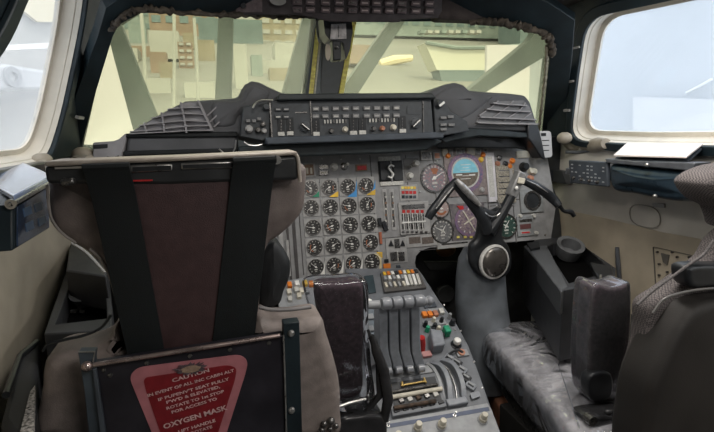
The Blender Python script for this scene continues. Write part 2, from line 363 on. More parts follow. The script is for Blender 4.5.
# centre pillar: black core, grey flanges, yellow sealant beads
PM = Pl((.44, 2.01, 1.45), V((1, 0, 0)).cross(PB-PA) if V((1, 0, 0)).cross(PB-PA).dot(CAM-PA) > 0 else -V((1, 0, 0)).cross(PB-PA), (1, 0, 0))
m = MB(); m.ppoly(PM, [(319, 118), (332, 118), (352, 12), (322, 12)], .03, .05); pil = struct(m.build('trim_3', blk2, bevel=.004))
m = MB(); m.ppoly(PM, [(309, 118), (320, 118), (334, 12), (318, 12)], .018, .03); m.build('pillar_flange', mat('pillar_grey', (.14, .155, .165), .4), pil)
m = MB(); m.ppoly(PM, [(304, 118), (309.5, 118), (320, 12), (315, 12)], .026, .03); m.ppoly(PM, [(333, 118), (337, 118), (355, 12), (350, 12)], .034, .03); m.build('sealant_bead', yellow, pil)
m = MB(); m.ppoly(PM, [(310.5, 118), (312, 118), (322, 20), (320, 20)], .022, .0); m.build('flange_edge', cream, pil)
# ragged fibre edging round the windscreen head and the right corner
def ragged(name, mtl, px, Y, r, parent=None, jit=.004, n=40):
    path = cat([V((x, y, 0)) for x, y in px], 14, closed=False); pts = []; rr = []
    pl = Y if isinstance(Y, Pl) else yp(Y)
    for p in path: pts.append(pl.at(p.x, p.y, .01)+V((random.uniform(-jit, jit), 0, random.uniform(-jit, jit)))); rr.append(r*random.uniform(.65, 1.35))
    m = MB(); m.tube(pts, rr, 8); return m.build(name, mtl, parent, smooth=60)
o = ragged('trim_4', fabb, [(112, 30), (120, 18), (140, 9), (180, 12), (235, 15), (275, 16), (310, 16)], WL, .007); struct(o)
o = ragged('trim_5', fabb, [(470, 21), (500, 23), (520, 26), (540, 32), (551, 42), (551, 56)], WR, .011); struct(o)
o = ragged('trim_6', mat('sealed_edge_cream', (.36, .33, .25), .8, 0, .3, 60), [(547, 46), (546, 70), (541, 110), (538, 135)], WR, .006, jit=.001); struct(o)
m = MB(); m.ppoly(yp(1.42), [(438, -35), (438, 19), (470, 20), (500, 23), (540, 20), (560, 12), (584, -4), (590, -35)], .0, .06); struct(m.build('trim_7', ceilm, bevel=.01))
m = MB(); m.ppoly(yp(1.42), [(108, -35), (122, 4), (140, 8), (165, 9), (200, 12), (240, 14), (240, -35)], .0, .06); struct(m.build('trim_8', ceilm, bevel=.01))
m = MB(); m.ppoly(yp(1.5), [(534, 22), (560, 14), (556, 18), (545, 24)], .004, .0); struct(m.build('trim_9', fabb))
# dark post cover between windscreen and right window, small vent panel at its foot
# ================================================================ OUTSIDE
visor = thing('nose_visor', 'grey-green metal lattice frame outside the windscreen', 'window frame', yp(2.9).at(330, 95))
vm = mat('visor_grey_green', (.060, .073, .064), .5, 0, .18, 5)
YV = 2.7
def beam(pts, Y=YV, h=.03, d=.05): m = MB(); m.ppoly(yp(Y), pts, h, d); m.build('frame_bar', vm, visor, bevel=.004)
beam([(106, 25), (122, 25), (163, 130), (134, 130)])
beam([(219, -5), (234, -5), (231, 130), (214, 130)], 2.75)
beam([(322, -5), (309, -5), (272, 130), (292, 130)])
beam([(421, -5), (407, -5), (325, 112), (345, 112)], 2.75)
beam([(536, 28), (560, 36), (545, 56), (539, 59), (486, 91), (455, 112), (440, 112), (469, 88), (527, 41)], 2.7)
beam([(548, 50), (566, 40), (556, 150), (536, 150)], 2.78)
beam([(500, -5), (585, -5), (580, 50), (545, 55), (536, 45), (533, 35), (519, 27), (500, 22)], 2.82, d=.02)
beam([(95, -15), (95, 28), (120, 26), (140, 13), (140, -15)], 2.82, d=.02)
# sloping apron seen beyond the nose
SL = math.tan(math.radians(12.5))
def G(x, y): return V((x, y, -4.5+SL*y))
def gat(px, py):
    d = ray(px, py); t = (-4.5-CAM.z)/(d.z-SL*d.y); return CAM+d*t
apron = mat('apron_concrete', (.20, .195, .175), .8, 0, .12, .08)
m = MB(); m.prism([G(-300, 4), G(400, 4), G(400, 600), G(-300, 600)], V((0, 0, -.4))); struct(m.build('ground', apron))
def bld(px0, px1, py0, py1, Y, mt, label, name='building', catg='building', dep=10, winm=None, rows=3, cols=8, group=None):
    pl = yp(Y); a = pl.at(px0, py1); b = pl.at(px1, py0)
    t = thing(name, label, catg, ((a.x+b.x)/2, Y, a.z), group)
    m = MB(); m.bb((a.x, Y, a.z-1), (b.x, Y+dep, b.z)); m.build('wall' if catg == 'building' else 'body', mt, t)
    if winm:
        m = MB()
        for i in range(rows):
            z = a.z+(b.z-a.z)*(i+.45)/rows
            for j in range(cols):
                x = a.x+(b.x-a.x)*(j+.5)/cols; m.bb((x-(b.x-a.x)/cols*.32, Y-.15, z), (x+(b.x-a.x)/cols*.32, Y, z+(b.z-a.z)/rows*.4))
        m.build('window_row', winm, t)
    return t
o_t = mat('pale_terracotta', (.27, .20, .15), .8, 0, .1, .5); o_g = mat('pale_green_grey', (.22, .26, .24), .7, 0, .1, .5); o_w = mat('bright_white_cladding', (.38, .375, .34), .6, 0, .05, .5)
o_s = mat('slate_cladding', (.13, .17, .17), .6, 0, .1, .5); o_win = mat('shop_glazing', (.15, .2, .2), .3, 0, .1, 1); o_b = mat('sandy_brick', (.29, .25, .18), .8, 0, .15, .6)
bld(60, 148, -30, 32, 140, o_g, 'pale green glazed building at the far left behind the car park', winm=o_win, rows=5, cols=9)
bld(150, 215, -20, 30, 118, o_t, 'terracotta building behind the white van', winm=o_win, rows=3, cols=5)
bld(200, 262, 20, 50, 95, o_s, 'long slate grey shed beside the upright visor bar')
bld(262, 315, 8, 60, 105, o_b, 'sandy brick block with pale window rows left of the pillar', winm=o_w, rows=5, cols=5)
bld(338, 520, -25, 30, 130, o_g, 'long grey building behind the white marquee', winm=o_win, rows=4, cols=16)
bld(520, 640, -25, 45, 110, o_s, 'grey building behind the right end of the marquee')
bld(150, 178, 31, 49, 60, o_w, 'white box van parked under the terracotta building', 'van', 'van', 4)
bld(275, 302, 43, 52, 60, o_w, 'white cabin on the apron left of the pillar', 'site_cabin', 'cabin', 3)
bld(262, 296, 60, 66, 50, o_w, 'low white car beside the pillar', 'parked_car', 'car', 2)
bld(123, 137, 48, 58, 60, o_w, 'pale car parked beside the left visor bar', 'parked_car', 'car', 3)
bld(180, 192, 42, 75, 54, o_t, 'red and white striped container behind the lamp posts', 'container', 'container', 3, winm=o_w, rows=5, cols=2)
bld(112, 150, 46, 54, 66, o_t, 'low terracotta wall beyond the parked car', 'garden_wall', 'wall', 1)
# marquee
mq = thing('marquee', 'big white open marquee seen through the right windscreen', 'tent', yp(45).at(470, 72))
pl = yp(45)
m = MB(); m.prism([pl.at(x, y) for x, y in [(425, 43), (436, 46), (470, 48), (530, 44), (530, 70), (437, 70)]], V((0, 2, 0))); m.build('canvas', mat('marquee_canvas', (.58, .56, .46), .7, 0, .03, .3), mq)
m = MB(); m.prism([pl.at(x, y) for x, y in [(439, 70), (530, 70), (530, 86), (443, 86)]], V((0, 1.8, 0))); m.build('side_skirt', o_s, mq)
m = MB(); m.tube([pl.at(x, y)-V((0, .2, 0)) for x, y in [(425, 43), (455, 48), (490, 48), (530, 45)]], .18, 6); m.build('eave_rope', o_g, mq)
# lamp posts
for i, (x0, y0, x1, y1, lab) in enumerate([(141, 12, 146, 100, 'slender bent lamp post nearest the left visor bar'), (174, 10, 174, 105, 'straight white pole between the two other lamp posts'), (194, 18, 198, 100, 'white pole nearest the upright visor bar')]):
    pl = yp(22+i); m = MB(); m.tube([pl.at(x1, y1+25), pl.at(x1, y1), pl.at((x0+x1)/2+.5, (y0+y1)/2-8), pl.at(x0, y0)], .07, 8)
    m.build('lamp_post', o_w, label=lab, category='pole', group='white poles on the apron')
# people-mover steps and an aircraft tail arc right of the pillar
ac = thing('airliner', 'white airliner nose parked right of the pillar', 'aircraft', yp(60).at(360, 85))
pl = yp(60); m = MB(); m.tube([pl.at(x, y) for x, y in [(338, 75), (346, 74), (352, 78), (357, 86), (360, 96)]], [.3, .6, .8, .9, 1.0], 10); m.build('fuselage', o_w, ac)
m = MB(); m.tube([pl.at(x, y) for x, y in [(380, 64), (395, 60), (412, 58)]], [.5, .6, .4], 8); m.build('wing', mat('wing_cream', (.85, .72, .45), .6), ac)
for i, (x0, x1, y0, y1, mt, lab) in enumerate([(402, 416, 74, 86, o_s, 'grey container right of the airliner wing'), (378, 398, 78, 90, o_g, 'green skip near the airliner'), (350, 372, 45, 54, o_t, 'terracotta shed above the airliner nose')]):
    bld(x0, x1, y0, y1, 55, mt, lab, 'container', 'container', 3)
m = MB()
hl = []
for i in range(9):
    x = 421+i*7; pl = yp(70); o = MB().bb(pl.at(x, 33), pl.at(x+4.5, 30)+V((0, 1.5, 0))).build('parked_car', o_w if i % 3 else o_g, label='tiny parked car in the row above the marquee', category='car', group='cars parked above the marquee')
# through the left window: car and wall
car = thing('parked_car', 'pale car with a dark wheel outside the left side window', 'car', gat(10, 120))
pl = Pl((-9, 10, 1), (1, -.5, 0), (.45, .9, 0))
m = MB(); m.ppoly(pl, [(-60, 66), (8, 64), (45, 70), (52, 76), (52, 90), (-60, 92)], 0, 1.5); m.build('body', mat('pale_car_paint', (.42, .43, .44), .3, 0, .03, 2, coat=.5), car, bevel=.1)
m = MB(); m.pring(pl, 11, 77, 5, 10, .1, .2); m.build('wheel', mat('tyre_grey', (.25, .26, .27), .8), car)
pl2 = Pl((-16, 20, 1), (1, -.4, 0), (.4, .9, 0))
m = MB(); m.ppoly(pl2, [(-80, -60), (110, -60), (110, 40), (-80, 50)], 0, 3); m.build('building', o_w, label='white building outside the left side window', category='building')
m = MB(); m.ppoly(Pl((-15.6, 20, 1), (1, -.4, 0), (.4, .9, 0)), [(20, -8), (57, -8), (57, 22), (38, 22), (20, 8)], 0, .2); m.build('doorway_sign', mat('pale_yellow_board', (.7, .62, .4), .6), label='pale yellow board on the white building at left', category='board')
m = MB(); m.ppoly(pl, [(30, 44), (58, 42), (58, 48), (30, 49)], -3, .1); m.ppoly(pl, [(-10, 46), (20, 44), (20, 48), (-10, 50)], -3, .1); m.build('low_railing', white, label='white railing boards outside the left side window', category='fence')
# through the right window: pale tarpaulin and a hanging board
tp = Pl((3.2, 2, 1.4), (-1, -.25, 0), (-.25, 1, 0)); tp = Pl((3.2, 2, 1.4), (-1, -.25, 0), (0, 1, 0))
tarp = mat('blue_white_tarpaulin', (.45, .462, .475), .7, 0, .05, 2, .2, 8)
def pq(pl, pts, h, d, name, mt, parent=None, **k): m = MB(); m.ppoly(pl, pts, h, d); return m.build(name, mt, parent, **k)
m = MB(); _t = [tp.at(535, -60), tp.at(820, -160)]; m.prism([_t[0], _t[1], V((_t[1].x, _t[1].y, -4.6)), V((_t[0].x, _t[0].y, -3.2))], -tp.n*.02); m.build('tarpaulin', tarp, label='bluish white tarpaulin hanging outside the right window', category='tarpaulin')
qs = yp(6.0); m = MB(); m.prism([qs.at(487, 45), qs.at(556, 45), qs.at(556, 130), V((qs.at(556, 130).x, 6, -3.4)), V((qs.at(487, 130).x, 6, -3.4))], V((0, .05, 0))); m.build('site_hoarding', mat('pinkish_white_board', (.50, .47, .47), .7, 0, .04, 1), label='pinkish white hoarding seen in the triangle right of the broad visor bar', category='hoarding')
qs = yp(5.0); m = MB(); m.prism([qs.at(60, 40), qs.at(112, 40), qs.at(140, 118), V((qs.at(140, 118).x, 5, -3.6)), V((qs.at(60, 118).x, 5, -3.6))], V((0, .05, 0))); m.build('site_hoarding', mat('pinkish_white_board', (.62, .58, .58)), label='pinkish white hoarding seen left of the leftmost visor bar', category='hoarding')
# extra clutter of the car park: booths, kerbs, pallets
for i, (a, b, c, d, Y, mt, lab) in enumerate([(130, 145, 24, 46, 90, o_g, 'pale green kiosk by the bent lamp post'), (183, 193, 33, 40, 70, o_b, 'sandy booth above the striped container'), (150, 166, 52, 62, 50, o_t, 'terracotta crate stack left of the straight pole'), (160, 172, 62, 76, 46, o_b, 'sandy pallet stack beside the straight pole'),
      (198, 214, 40, 62, 62, o_b, 'sandy stall right of the poles'), (236, 246, 44, 90, 40, o_w, 'tall white banner post behind the upright visor bar'), (252, 262, 55, 70, 48, o_g, 'pale green bin store beside the white banner post'), (270, 300, 68, 82, 45, o_b, 'sandy slatted fence at the foot of the pillar view'), (184, 214, 82, 85, 36, o_w, 'low white kerb barrier in front of the poles'), (130, 170, 78, 80, 38, o_w, 'long low white kerb left of the poles')]):
    bld(a, b, c, d, Y, mt, lab, 'site_unit', 'outdoor unit', 1.5)
pq(tp, [(641, 97), (800, 102), (800, 230), (641, 190)], .10, -.06, 'hanging_board', mat('off_white_board', (.58, .57, .56), .7, 0, .03, 3), label='off-white board in front of the tarpaulin at right', category='board')
m = MB(); m.tube([tp.at(686, 93, .02), tp.at(700, 86, .02), tp.at(712, 79, .02)], .008, 6); m.build('cord', white, label='short white cord on the tarpaulin outside right window', category='cord')
# world, sun
wd = bpy.data.worlds.new('sky'); bpy.context.scene.world = wd; wd.use_nodes = True; bg = wd.node_tree.nodes['Background']
bg.inputs['Color'].default_value = (.93, .97, 1.0, 1); bg.inputs['Strength'].default_value = 2.0
sn = bpy.data.lights.new('sun', 'SUN'); sn.energy = 2.0; sn.angle = math.radians(8); sn.color = (1, .95, .86)
so = bpy.data.objects.new('sun', sn); col.objects.link(so); so.rotation_euler = (math.radians(38), math.radians(12), 0)
sc = bpy.context.scene; sc.view_settings.view_transform = 'Standard'; sc.view_settings.look = 'None'; sc.view_settings.gamma = 1; sc.view_settings.exposure = 0.0

# fill lamps added at the ceiling, out of view, to brighten the interior
def dome(x, y, w, e, lab):
    z = 1.80-(y+.4)*.066-.022
    t = thing('fill_lamp', lab, 'lamp', (x, y, z)); m = MB(); m.cyl((x, y, z+.02), (x, y, z), .09, .10, 28); m.build('fill_lamp_body', white, t)
    m = MB(); m.lathe((x, y, z-.001), (0, 0, -1), [(.085, 0), (.075, .008), (.04, .012), (.0001, .013)], 28); m.build('lamp_lens', mat('fill_lamp_glow', (1, .95, .88), .5, 0, 0, emit=4), t)
    l = bpy.data.lights.new('fill_light', 'AREA'); l.shape = 'DISK'; l.size = w; l.energy = e; l.color = (1, .95, .89); lo = bpy.data.objects.new('fill_light', l); col.objects.link(lo); lo.location = (x, y, z-.02)
dome(.16, .92, .30, 2.4, 'added round fill lamp above the captain side, out of view')
dome(.84, .88, .30, 5.6, 'added round fill lamp above the first officer side, out of view')
dome(.44, -.10, .5, 7.5, 'added round fill lamp behind the two pilot seats, out of view')
# ================================================================ GLARESHIELD
gs = thing('glareshield', 'dark grey glareshield with autopilot controls across the cockpit under the windscreen', 'glareshield', (.44, 1.5, 1.2))
GP = Pl((.44, 1.50, 1.34), (0, -1, .06)); GB = Pl((.44, 1.545, 1.34), (0, -1, .06))
sil = [(125, 152), (127, 134), (146, 122), (165, 111), (185, 101), (210, 99.5), (238, 97.5), (241, 90), (245, 84), (252, 80.5), (260, 82), (270, 87), (282, 92.5), (300, 94), (350, 94), (400, 93), (428, 92), (436, 88), (446, 84), (456, 82), (464, 84.5), (470, 90), (484, 91.5), (510, 93), (526, 95), (531, 102), (535, 115), (538, 126),
       (536, 132), (455, 128), (440, 138), (268, 144), (238, 136), (236, 158), (126, 160)]
# one coaming shell: the crown over the controls, its humps and sloping shoulders
m = MB(); m.ppoly(GB, sil, 0, .24); m.build('coaming', coam, gs, bevel=.012, seg=3)
# humps swell toward the crew either side of the autopilot controls
def swell(px, h, rnd, dome, nm='hump', mt=coam, pl=GB, dep=.04):
    pts = cat([pl.at(x, y) for x, y in px], 4); m = MB(); m.puffy([p+pl.n*h for p in pts], pl.n, dep, rnd, dome); return m.build(nm, mt, gs, smooth=60)
swell([(212, 101), (238, 99), (243, 89), (252, 83), (262, 86), (270, 92), (268, 100), (254, 112), (240, 116), (234, 126), (214, 126)], .008, .018, .006)
swell([(432, 98), (446, 87), (457, 84.5), (466, 90), (478, 94), (494, 96), (484, 106), (462, 120), (448, 114), (438, 106)], .006, .018, .004)
m = MB(); m.ppoly(GP, [(278, 94.5), (430, 93.5), (434, 99), (276, 101)], .022, .06); m.build('brow', mat('brow_black', (.028, .034, .036), .55, 0, .2, 30), gs, bevel=.004)
apm = mat('autopilot_panel_grey', (.05, .056, .062), .55, 0, .15, 60)
m = MB(); m.ppoly(GB, [(129, 133.5), (146, 123.5), (165, 112.5), (184, 103), (200, 101.5), (207, 116), (214, 131)], .003, .0); m.build('rib_panel', coam2, gs)
m = MB(); m.ppoly(GB, [(474, 125.5), (478, 117), (497, 101.5), (523, 100.5), (529, 107), (535, 125.5)], .003, .0); m.build('rib_panel', mat('coaming_rib_dark', (.19, .19, .195), .65), gs)
m = MB(); m.ppoly(GP, [(271, 101), (431, 98.5), (434, 135), (271, 138)], 0, .05); ap = m.build('autopilot_panel', apm, gs, bevel=.002)
m = MB(); m.ppoly(GP, [(264, 138), (273, 137.5), (432, 132.5), (440, 133.5), (440, 138.5), (266, 145)], .03, .05); m.build('front_ledge', slate, gs, bevel=.004)
m = MB(); m.ppoly(GP, [(264, 144), (440, 137.5), (446, 141), (430, 150), (395, 153), (262, 158), (240, 158), (238, 146)], -.02, .06); m.build('lower_lip', mat('lip_dark', (.022, .03, .033), .5, 0, .2, 30), gs, bevel=.006)
# seams and frames
m = MB()
for x in (311, 423): m.prect(GP, x-.5, 101, x+.5, 135, .004)
m.prect(GP, 274, 138, 431, 139, .004); m.prect(GP, 270, 101.5, 271.5, 138, .006); m.build('panel_edge', dsteel, gs)
# recessed scales with pale thumbwheel labels
for (x, y0, y1, w) in [(281, 118, 132, 7), (290, 117.5, 131.5, 7), (316, 119, 132, 7), (353, 118, 131, 7.5), (362, 117.5, 130.5, 7.5), (402, 116, 129, 7)]:
    m = MB(); m.prect(GP, x-w/2, y0, x+w/2, y1, .003); o = m.build('scale_window', blk, gs)
    m = MB(); m.prect(GP, x-w/2+.3, y1, x+w/2-.3, y1+4, .008); m.build('thumbwheel', offw, gs, bevel=.001)
    m = MB(); 
    for k in range(4): m.prect(GP, x-.4, y0+2+k*3, x+.4, y0+3.6+k*3, .004)
    m.build('scale_marks', dsteel, o)
# annunciator push buttons, two rows
btn = mat('button_lens', (.20, .20, .20), .4, 0, .25, 300)
xs = [278, 286, 315.5, 325, 335.5, 345.5, 355.5, 366.5, 376.5, 386, 396]
for r in (0, 1):
    for x in xs:
        y = 109-(x-315)*.012+r*7.5; m = MB(); m.prect(GP, x-3.2, y-2, x+3.2, y+2, .006); b = m.build('push_button', btn if x > 300 else apm, gs, bevel=.001)
        m = MB(); m.prect(GP, x-2.2, y-.5, x+2.2, y+.7, .0068); m.build('button_legend', offw if (int(x)+r) % 3 == 0 else panel2, b)
m = MB(); m.prect(GP, 295, 112, 307, 113, .003); m.build('trim_line', dsteel, gs)
# toggle rows with tick marks
for x0, x1 in [(323, 348), (368, 397)]:
    m = MB(); m.prect(GP, x0, 119.5-(x0-323)*.02, x1, 125-(x0-323)*.02, .002); o = m.build('selector_strip', apm, gs)
    n = int((x1-x0)/3)
    for k in range(n):
        x = x0+1.5+k*3; y = 122-(x-323)*.025; m = MB(); m.prect(GP, x-.6, y-2, x+.6, y+1.6, .006); m.build('selector_key', offw if k % 4 != 3 else dsteel, o)
def knob(pl, x, y, r, h, mt, par, nm='knob', cap=None, n=18, h0=0):
    p = pl.at(x, y); k = pl.sc(x, y); m = MB(); R = r*k
    m.lathe(p+pl.n*h0, pl.n, [(R*1.15, 0), (R*1.15, h*.2), (R*.95, h*.3), (R*.88, h*.9), (R*.75, h), (1e-5, h)], n); o = m.build(nm, mt, par, smooth=40)
    if cap:
        m = MB(); m.lathe(p+pl.n*(h0+h), pl.n, [(R*.7, 0), (R*.7, .0015), (1e-5, .0018)], n); m.build('knob_cap', cap, o)
    return o
for x, y, r, mt in [(331, 131, 2.4, dsteel), (345, 129.5, 2.6, cream), (373, 129, 2.4, dsteel), (382, 128.5, 2.4, rust), (393, 127.5, 2.8, cream)]: knob(GP, x, y, r, .014, mt, gs)
for x, y, rt in [(305, 127, -.7), (415, 123.5, .7)]:
    o = knob(GP, x, y, 5.5, .008, apm, gs, 'rotary_selector')
    m = MB(); m.prect(GP, x-5, y-1.1, x+5, y+1.1, .016, rot=rt); m.build('pointer_bar', blk2, o, bevel=.001)
    m = MB(); m.prect(GP, x-4.8, y-.5, x+4.4, y+.5, .0168, rot=rt); m.build('pointer_line', white, o)
m = MB(); m.prect(GP, 407, 106, 421, 114, .002); m.build('blank_plate', apm, gs)
# end panels left and right of the autopilot controls
for side, poly, kn in [('l', [(243, 107), (262, 101), (270, 101), (270, 139), (264, 141), (240, 136)], [(249, 129, 3.4, panel2), (258, 130, 2.6, dsteel), (263, 124, 2.4, dsteel), (264, 131, 2.4, panel2), (266, 107, 3.4, apm)]),
                       ('r', [(434, 98), (444, 100), (452, 112), (468, 121), (470, 131), (436, 137)], [(439, 104, 3.8, apm)])]:
    m = MB(); m.ppoly(GP, poly, -.004, .05); e = m.build('end_panel', apm, gs, bevel=.003)
    for x, y, r, mt in kn: knob(GP, x, y, r, .014, mt, gs)
m = MB(); m.prect(GP, 437, 103.4, 443, 105.6, .016, rot=.6); m.build('pointer_bar', white, gs)
for (x, y) in [(248, 121), (254, 121), (259, 119)]: m = MB(); m.prect(GP, x-2, y-1.5, x+2, y+1.5, .006); m.build('push_button', btn, gs, bevel=.001)
for (x, y) in [(443, 118), (450, 117), (443, 125), (451, 125), (443, 129.5)]: m = MB(); m.prect(GP, x-3, y-1.5, x+3, y+1.2, .006); m.build('push_button', btn, gs, bevel=.001)
m = MB(); m.tube(cat([GP.at(x, y, .02) for x, y in [(253, 108), (256, 103), (262, 100.5), (268, 100.5), (273, 100.5)]], 5, closed=False), .0028, 8); m.build('grab_rail', steel, gs)
m = MB(); m.tube(cat([GP.at(x, y, .015) for x, y in [(244, 142), (249, 145), (256, 145.5), (262, 144.5)]], 5, closed=False), .0022, 8); m.build('grab_rail', steel, gs)
m = MB(); m.tube(cat([GP.at(x, y, .01) for x, y in [(236, 140), (235, 148), (231, 156), (228, 160)]], 5, closed=False), .002, 6); m.tube([GP.at(x, y, .01) for x, y in [(219, 149), (227, 156)]], .0025, 6); m.build('hanging_lead', steel, gs)
# ribbed outer shoulders
RP = Pl(GB.o, GB.n)
def rib(pts, h=.018, w=.003, nm='rib', mt=coam2):
    q = [RP.at(x, y) for x, y in pts]; m = MB()
    for a, b in zip(q, q[1:]):
        t = (b-a).normalized(); s_ = t.cross(RP.n)*w/2; m.prism([a-s_, b-s_, b+s_, a+s_], RP.n*h)
    return m.build(nm, mt, gs)
vl = [[(145, 123), (147, 133)], [(162, 113), (164, 123), (165, 133)], [(181, 103), (184, 116), (187, 133)], [(198, 101), (205, 116), (212, 131)]]
for q in vl: rib(q, .020, .005)
hl = [[(131, 132), (147, 131), (165, 129.5)], [(140, 126), (164, 123), (186, 121), (208, 122)], [(152, 119), (163, 116.5), (184, 114), (204, 115)], [(168, 110), (182, 108.5), (201, 108)], [(130, 134), (165, 132.5), (187, 131), (213, 130.5)], [(165, 129), (187, 126.5), (210, 126)]]
for q in hl: rib(q, .022, .0028)
for q in [[(207, 116), (218, 106)], [(210, 122), (226, 107)], [(214, 127), (228, 114)]]: rib(q, .008, .004)
# right shoulder: diagonal shelves
for q in [[(478, 116), (492, 106), (497, 101)], [(490, 119), (507, 107), (512, 101)], [(503, 121), (519, 110), (524, 103)], [(517, 123), (530, 113)]]: rib(q, .010, .003)
for q in [[(484, 109.5), (500, 111), (527, 112)], [(478, 117.5), (498, 118.5), (533, 120)], [(490, 103.5), (505, 105), (524, 106)], [(475, 123), (500, 124), (535, 124.5)]]: rib(q, .020, .004)
mat('tray_deep_black', (.006, .008, .009), .6, 0, .2, 20)
# black underside trays and outer brackets
UB = Pl((.44, 1.53, 1.24), (0, -1, .06))
m = MB(); m.ppoly(UB, [(124, 133.5), (237, 131.5), (238, 137), (126, 138)], .0, .08); m.build('shoulder_lip', MC['tray_deep_black'], gs, bevel=.004)
m = MB(); m.ppoly(UB, [(122, 137), (238, 134), (240, 165), (118, 166)], -.03, .06); m.build('underside_tray', mat('tray_black_green', (.005, .009, .009), .6, 0, .3, 20), gs)
m = MB(); m.ppoly(UB, [(124, 151), (236, 148), (236, 152), (124, 156)], .01, .05); m.build('tray_shelf', MC['tray_deep_black'], gs, bevel=.003)
m = MB(); m.ppoly(UB, [(93, 142.5), (114, 141), (119, 139), (126, 133), (126, 140), (121, 164), (93, 164)], .004, .07); br = m.build('end_bracket', coam2, gs, bevel=.004)
m = MB(); m.ppoly(UB, [(94, 145), (108, 144), (108, 148), (94, 149)], .006, .0); m.build('bracket_slot', blk, br)
for q in [[(107, 157), (113, 158), (119, 156)], [(108, 162), (114, 163), (119, 161)]]: m = MB(); m.tube([UB.at(x, y, .005) for x, y in q], .0022, 6); m.build('bracket_ridge', blk, br)
m = MB(); m.ppoly(UB, [(452, 127), (536, 127), (541, 152), (525, 148), (470, 147), (444, 148), (440, 141)], -.05, .05); m.build('underside_tray', blk2, gs, bevel=.004)
m = MB(); m.ppoly(UB, [(527, 124), (537, 124), (541, 140), (545, 160), (540, 158), (533, 146), (527, 138)], .006, .05); m.build('end_bracket', blk2, gs, bevel=.004)
m = MB(); m.ppoly(UB, [(470, 128), (500, 130), (530, 133), (532, 138), (480, 136), (455, 140), (446, 143), (440, 139)], .0, .03); m.build('shoulder_lip', mat('lip_dark', (.022, .03, .033), .5), gs, bevel=.004)
# pale placard plate hanging at the right end
pt = Pl((1.2, 1.58, 1.2), (-.2, -1, 0)); m = MB(); m.prism(rpoly([pt.at(x, y) for x, y in [(538, 131), (551, 131), (552.5, 157), (540, 158)]], .012), -pt.n*.006)
o = m.build('placard_plate', mat('grey_white_plate', (.5, .5, .5), .5, 0, .06, 50), label='small pale plate with rounded corners hanging at the glareshield right end', category='plate')
m = MB(); m.prect(pt, 541, 133, 546, 136, .001)
for k in range(3): m.prect(pt, 542, 140+k*5, 549, 140.8+k*5, .001)
m.build('plate_marks', blk, o)
# ================================================================ MAIN INSTRUMENT PANEL
ip = thing('instrument_panel', 'grey main instrument panel packed with round gauges below the glareshield', 'instrument panel', (.44, 1.6, .75))
IP = Pl((.44, 1.60, 1.0), (0, -math.cos(.2), math.sin(.2)))
m = MB()
L3 = [IP.pt(-.80, .16), IP.pt(-.80, -.10)]
bot = [IP.at(x, y) for x, y in [(255, 262), (283, 264), (285, 292), (345, 290), (345, 276), (420, 277), (416.5, 270), (415, 263), (416, 256), (421, 250.5), (430, 247.5), (455, 246.5), (500, 243), (551, 238.5), (556, 205), (552, 185), (548, 160), (543, 146)]]
m.prism([L3[0], L3[1]]+bot+[IP.at(400, 138), IP.at(292, 145)], -IP.n*.012); m.build('panel_plate', panel, ip)
m = MB()
for x0, y0, x1, y1 in [(374, 155, 374.8, 275), (303, 181, 372, 181.6), (408, 155, 408.6, 232), (382, 237, 405, 237.6), (436, 157, 436.6, 245), (402, 205, 436, 205.6), (487, 148, 487.8, 245), (513, 198, 550, 198.8), (514, 198, 514.8, 243), (420, 247, 487, 247.6), (299, 160, 299.8, 275), (440, 204, 487, 204.6), (490, 205, 512, 205.6)]:
    m.prect(IP, x0, y0, x1, y1, .0012)
for x0, y0, x1, y1 in [(287, 190, 289, 285), (293, 188, 296, 285)]: m.prect(IP, x0, y0, x1, y1, .004)
m.build('panel_seams', mat('seam_dark', (.06, .055, .055), .6), ip)
m = MB(); m.prect(IP, 280, 232, 284, 283, .008); m.prect(IP, 287, 240, 289.5, 276, .008); m.build('edge_rail', panel2, ip)
dialm = mat('dial_black', (.034, .032, .031), .3, 0, .2, 100, coat=.3)
def ngon(pl, c, r, n=24): return [pl.pt(c[0]+r*math.cos(2*math.pi*i/n), c[1]+r*math.sin(2*math.pi*i/n)) for i in range(n)]
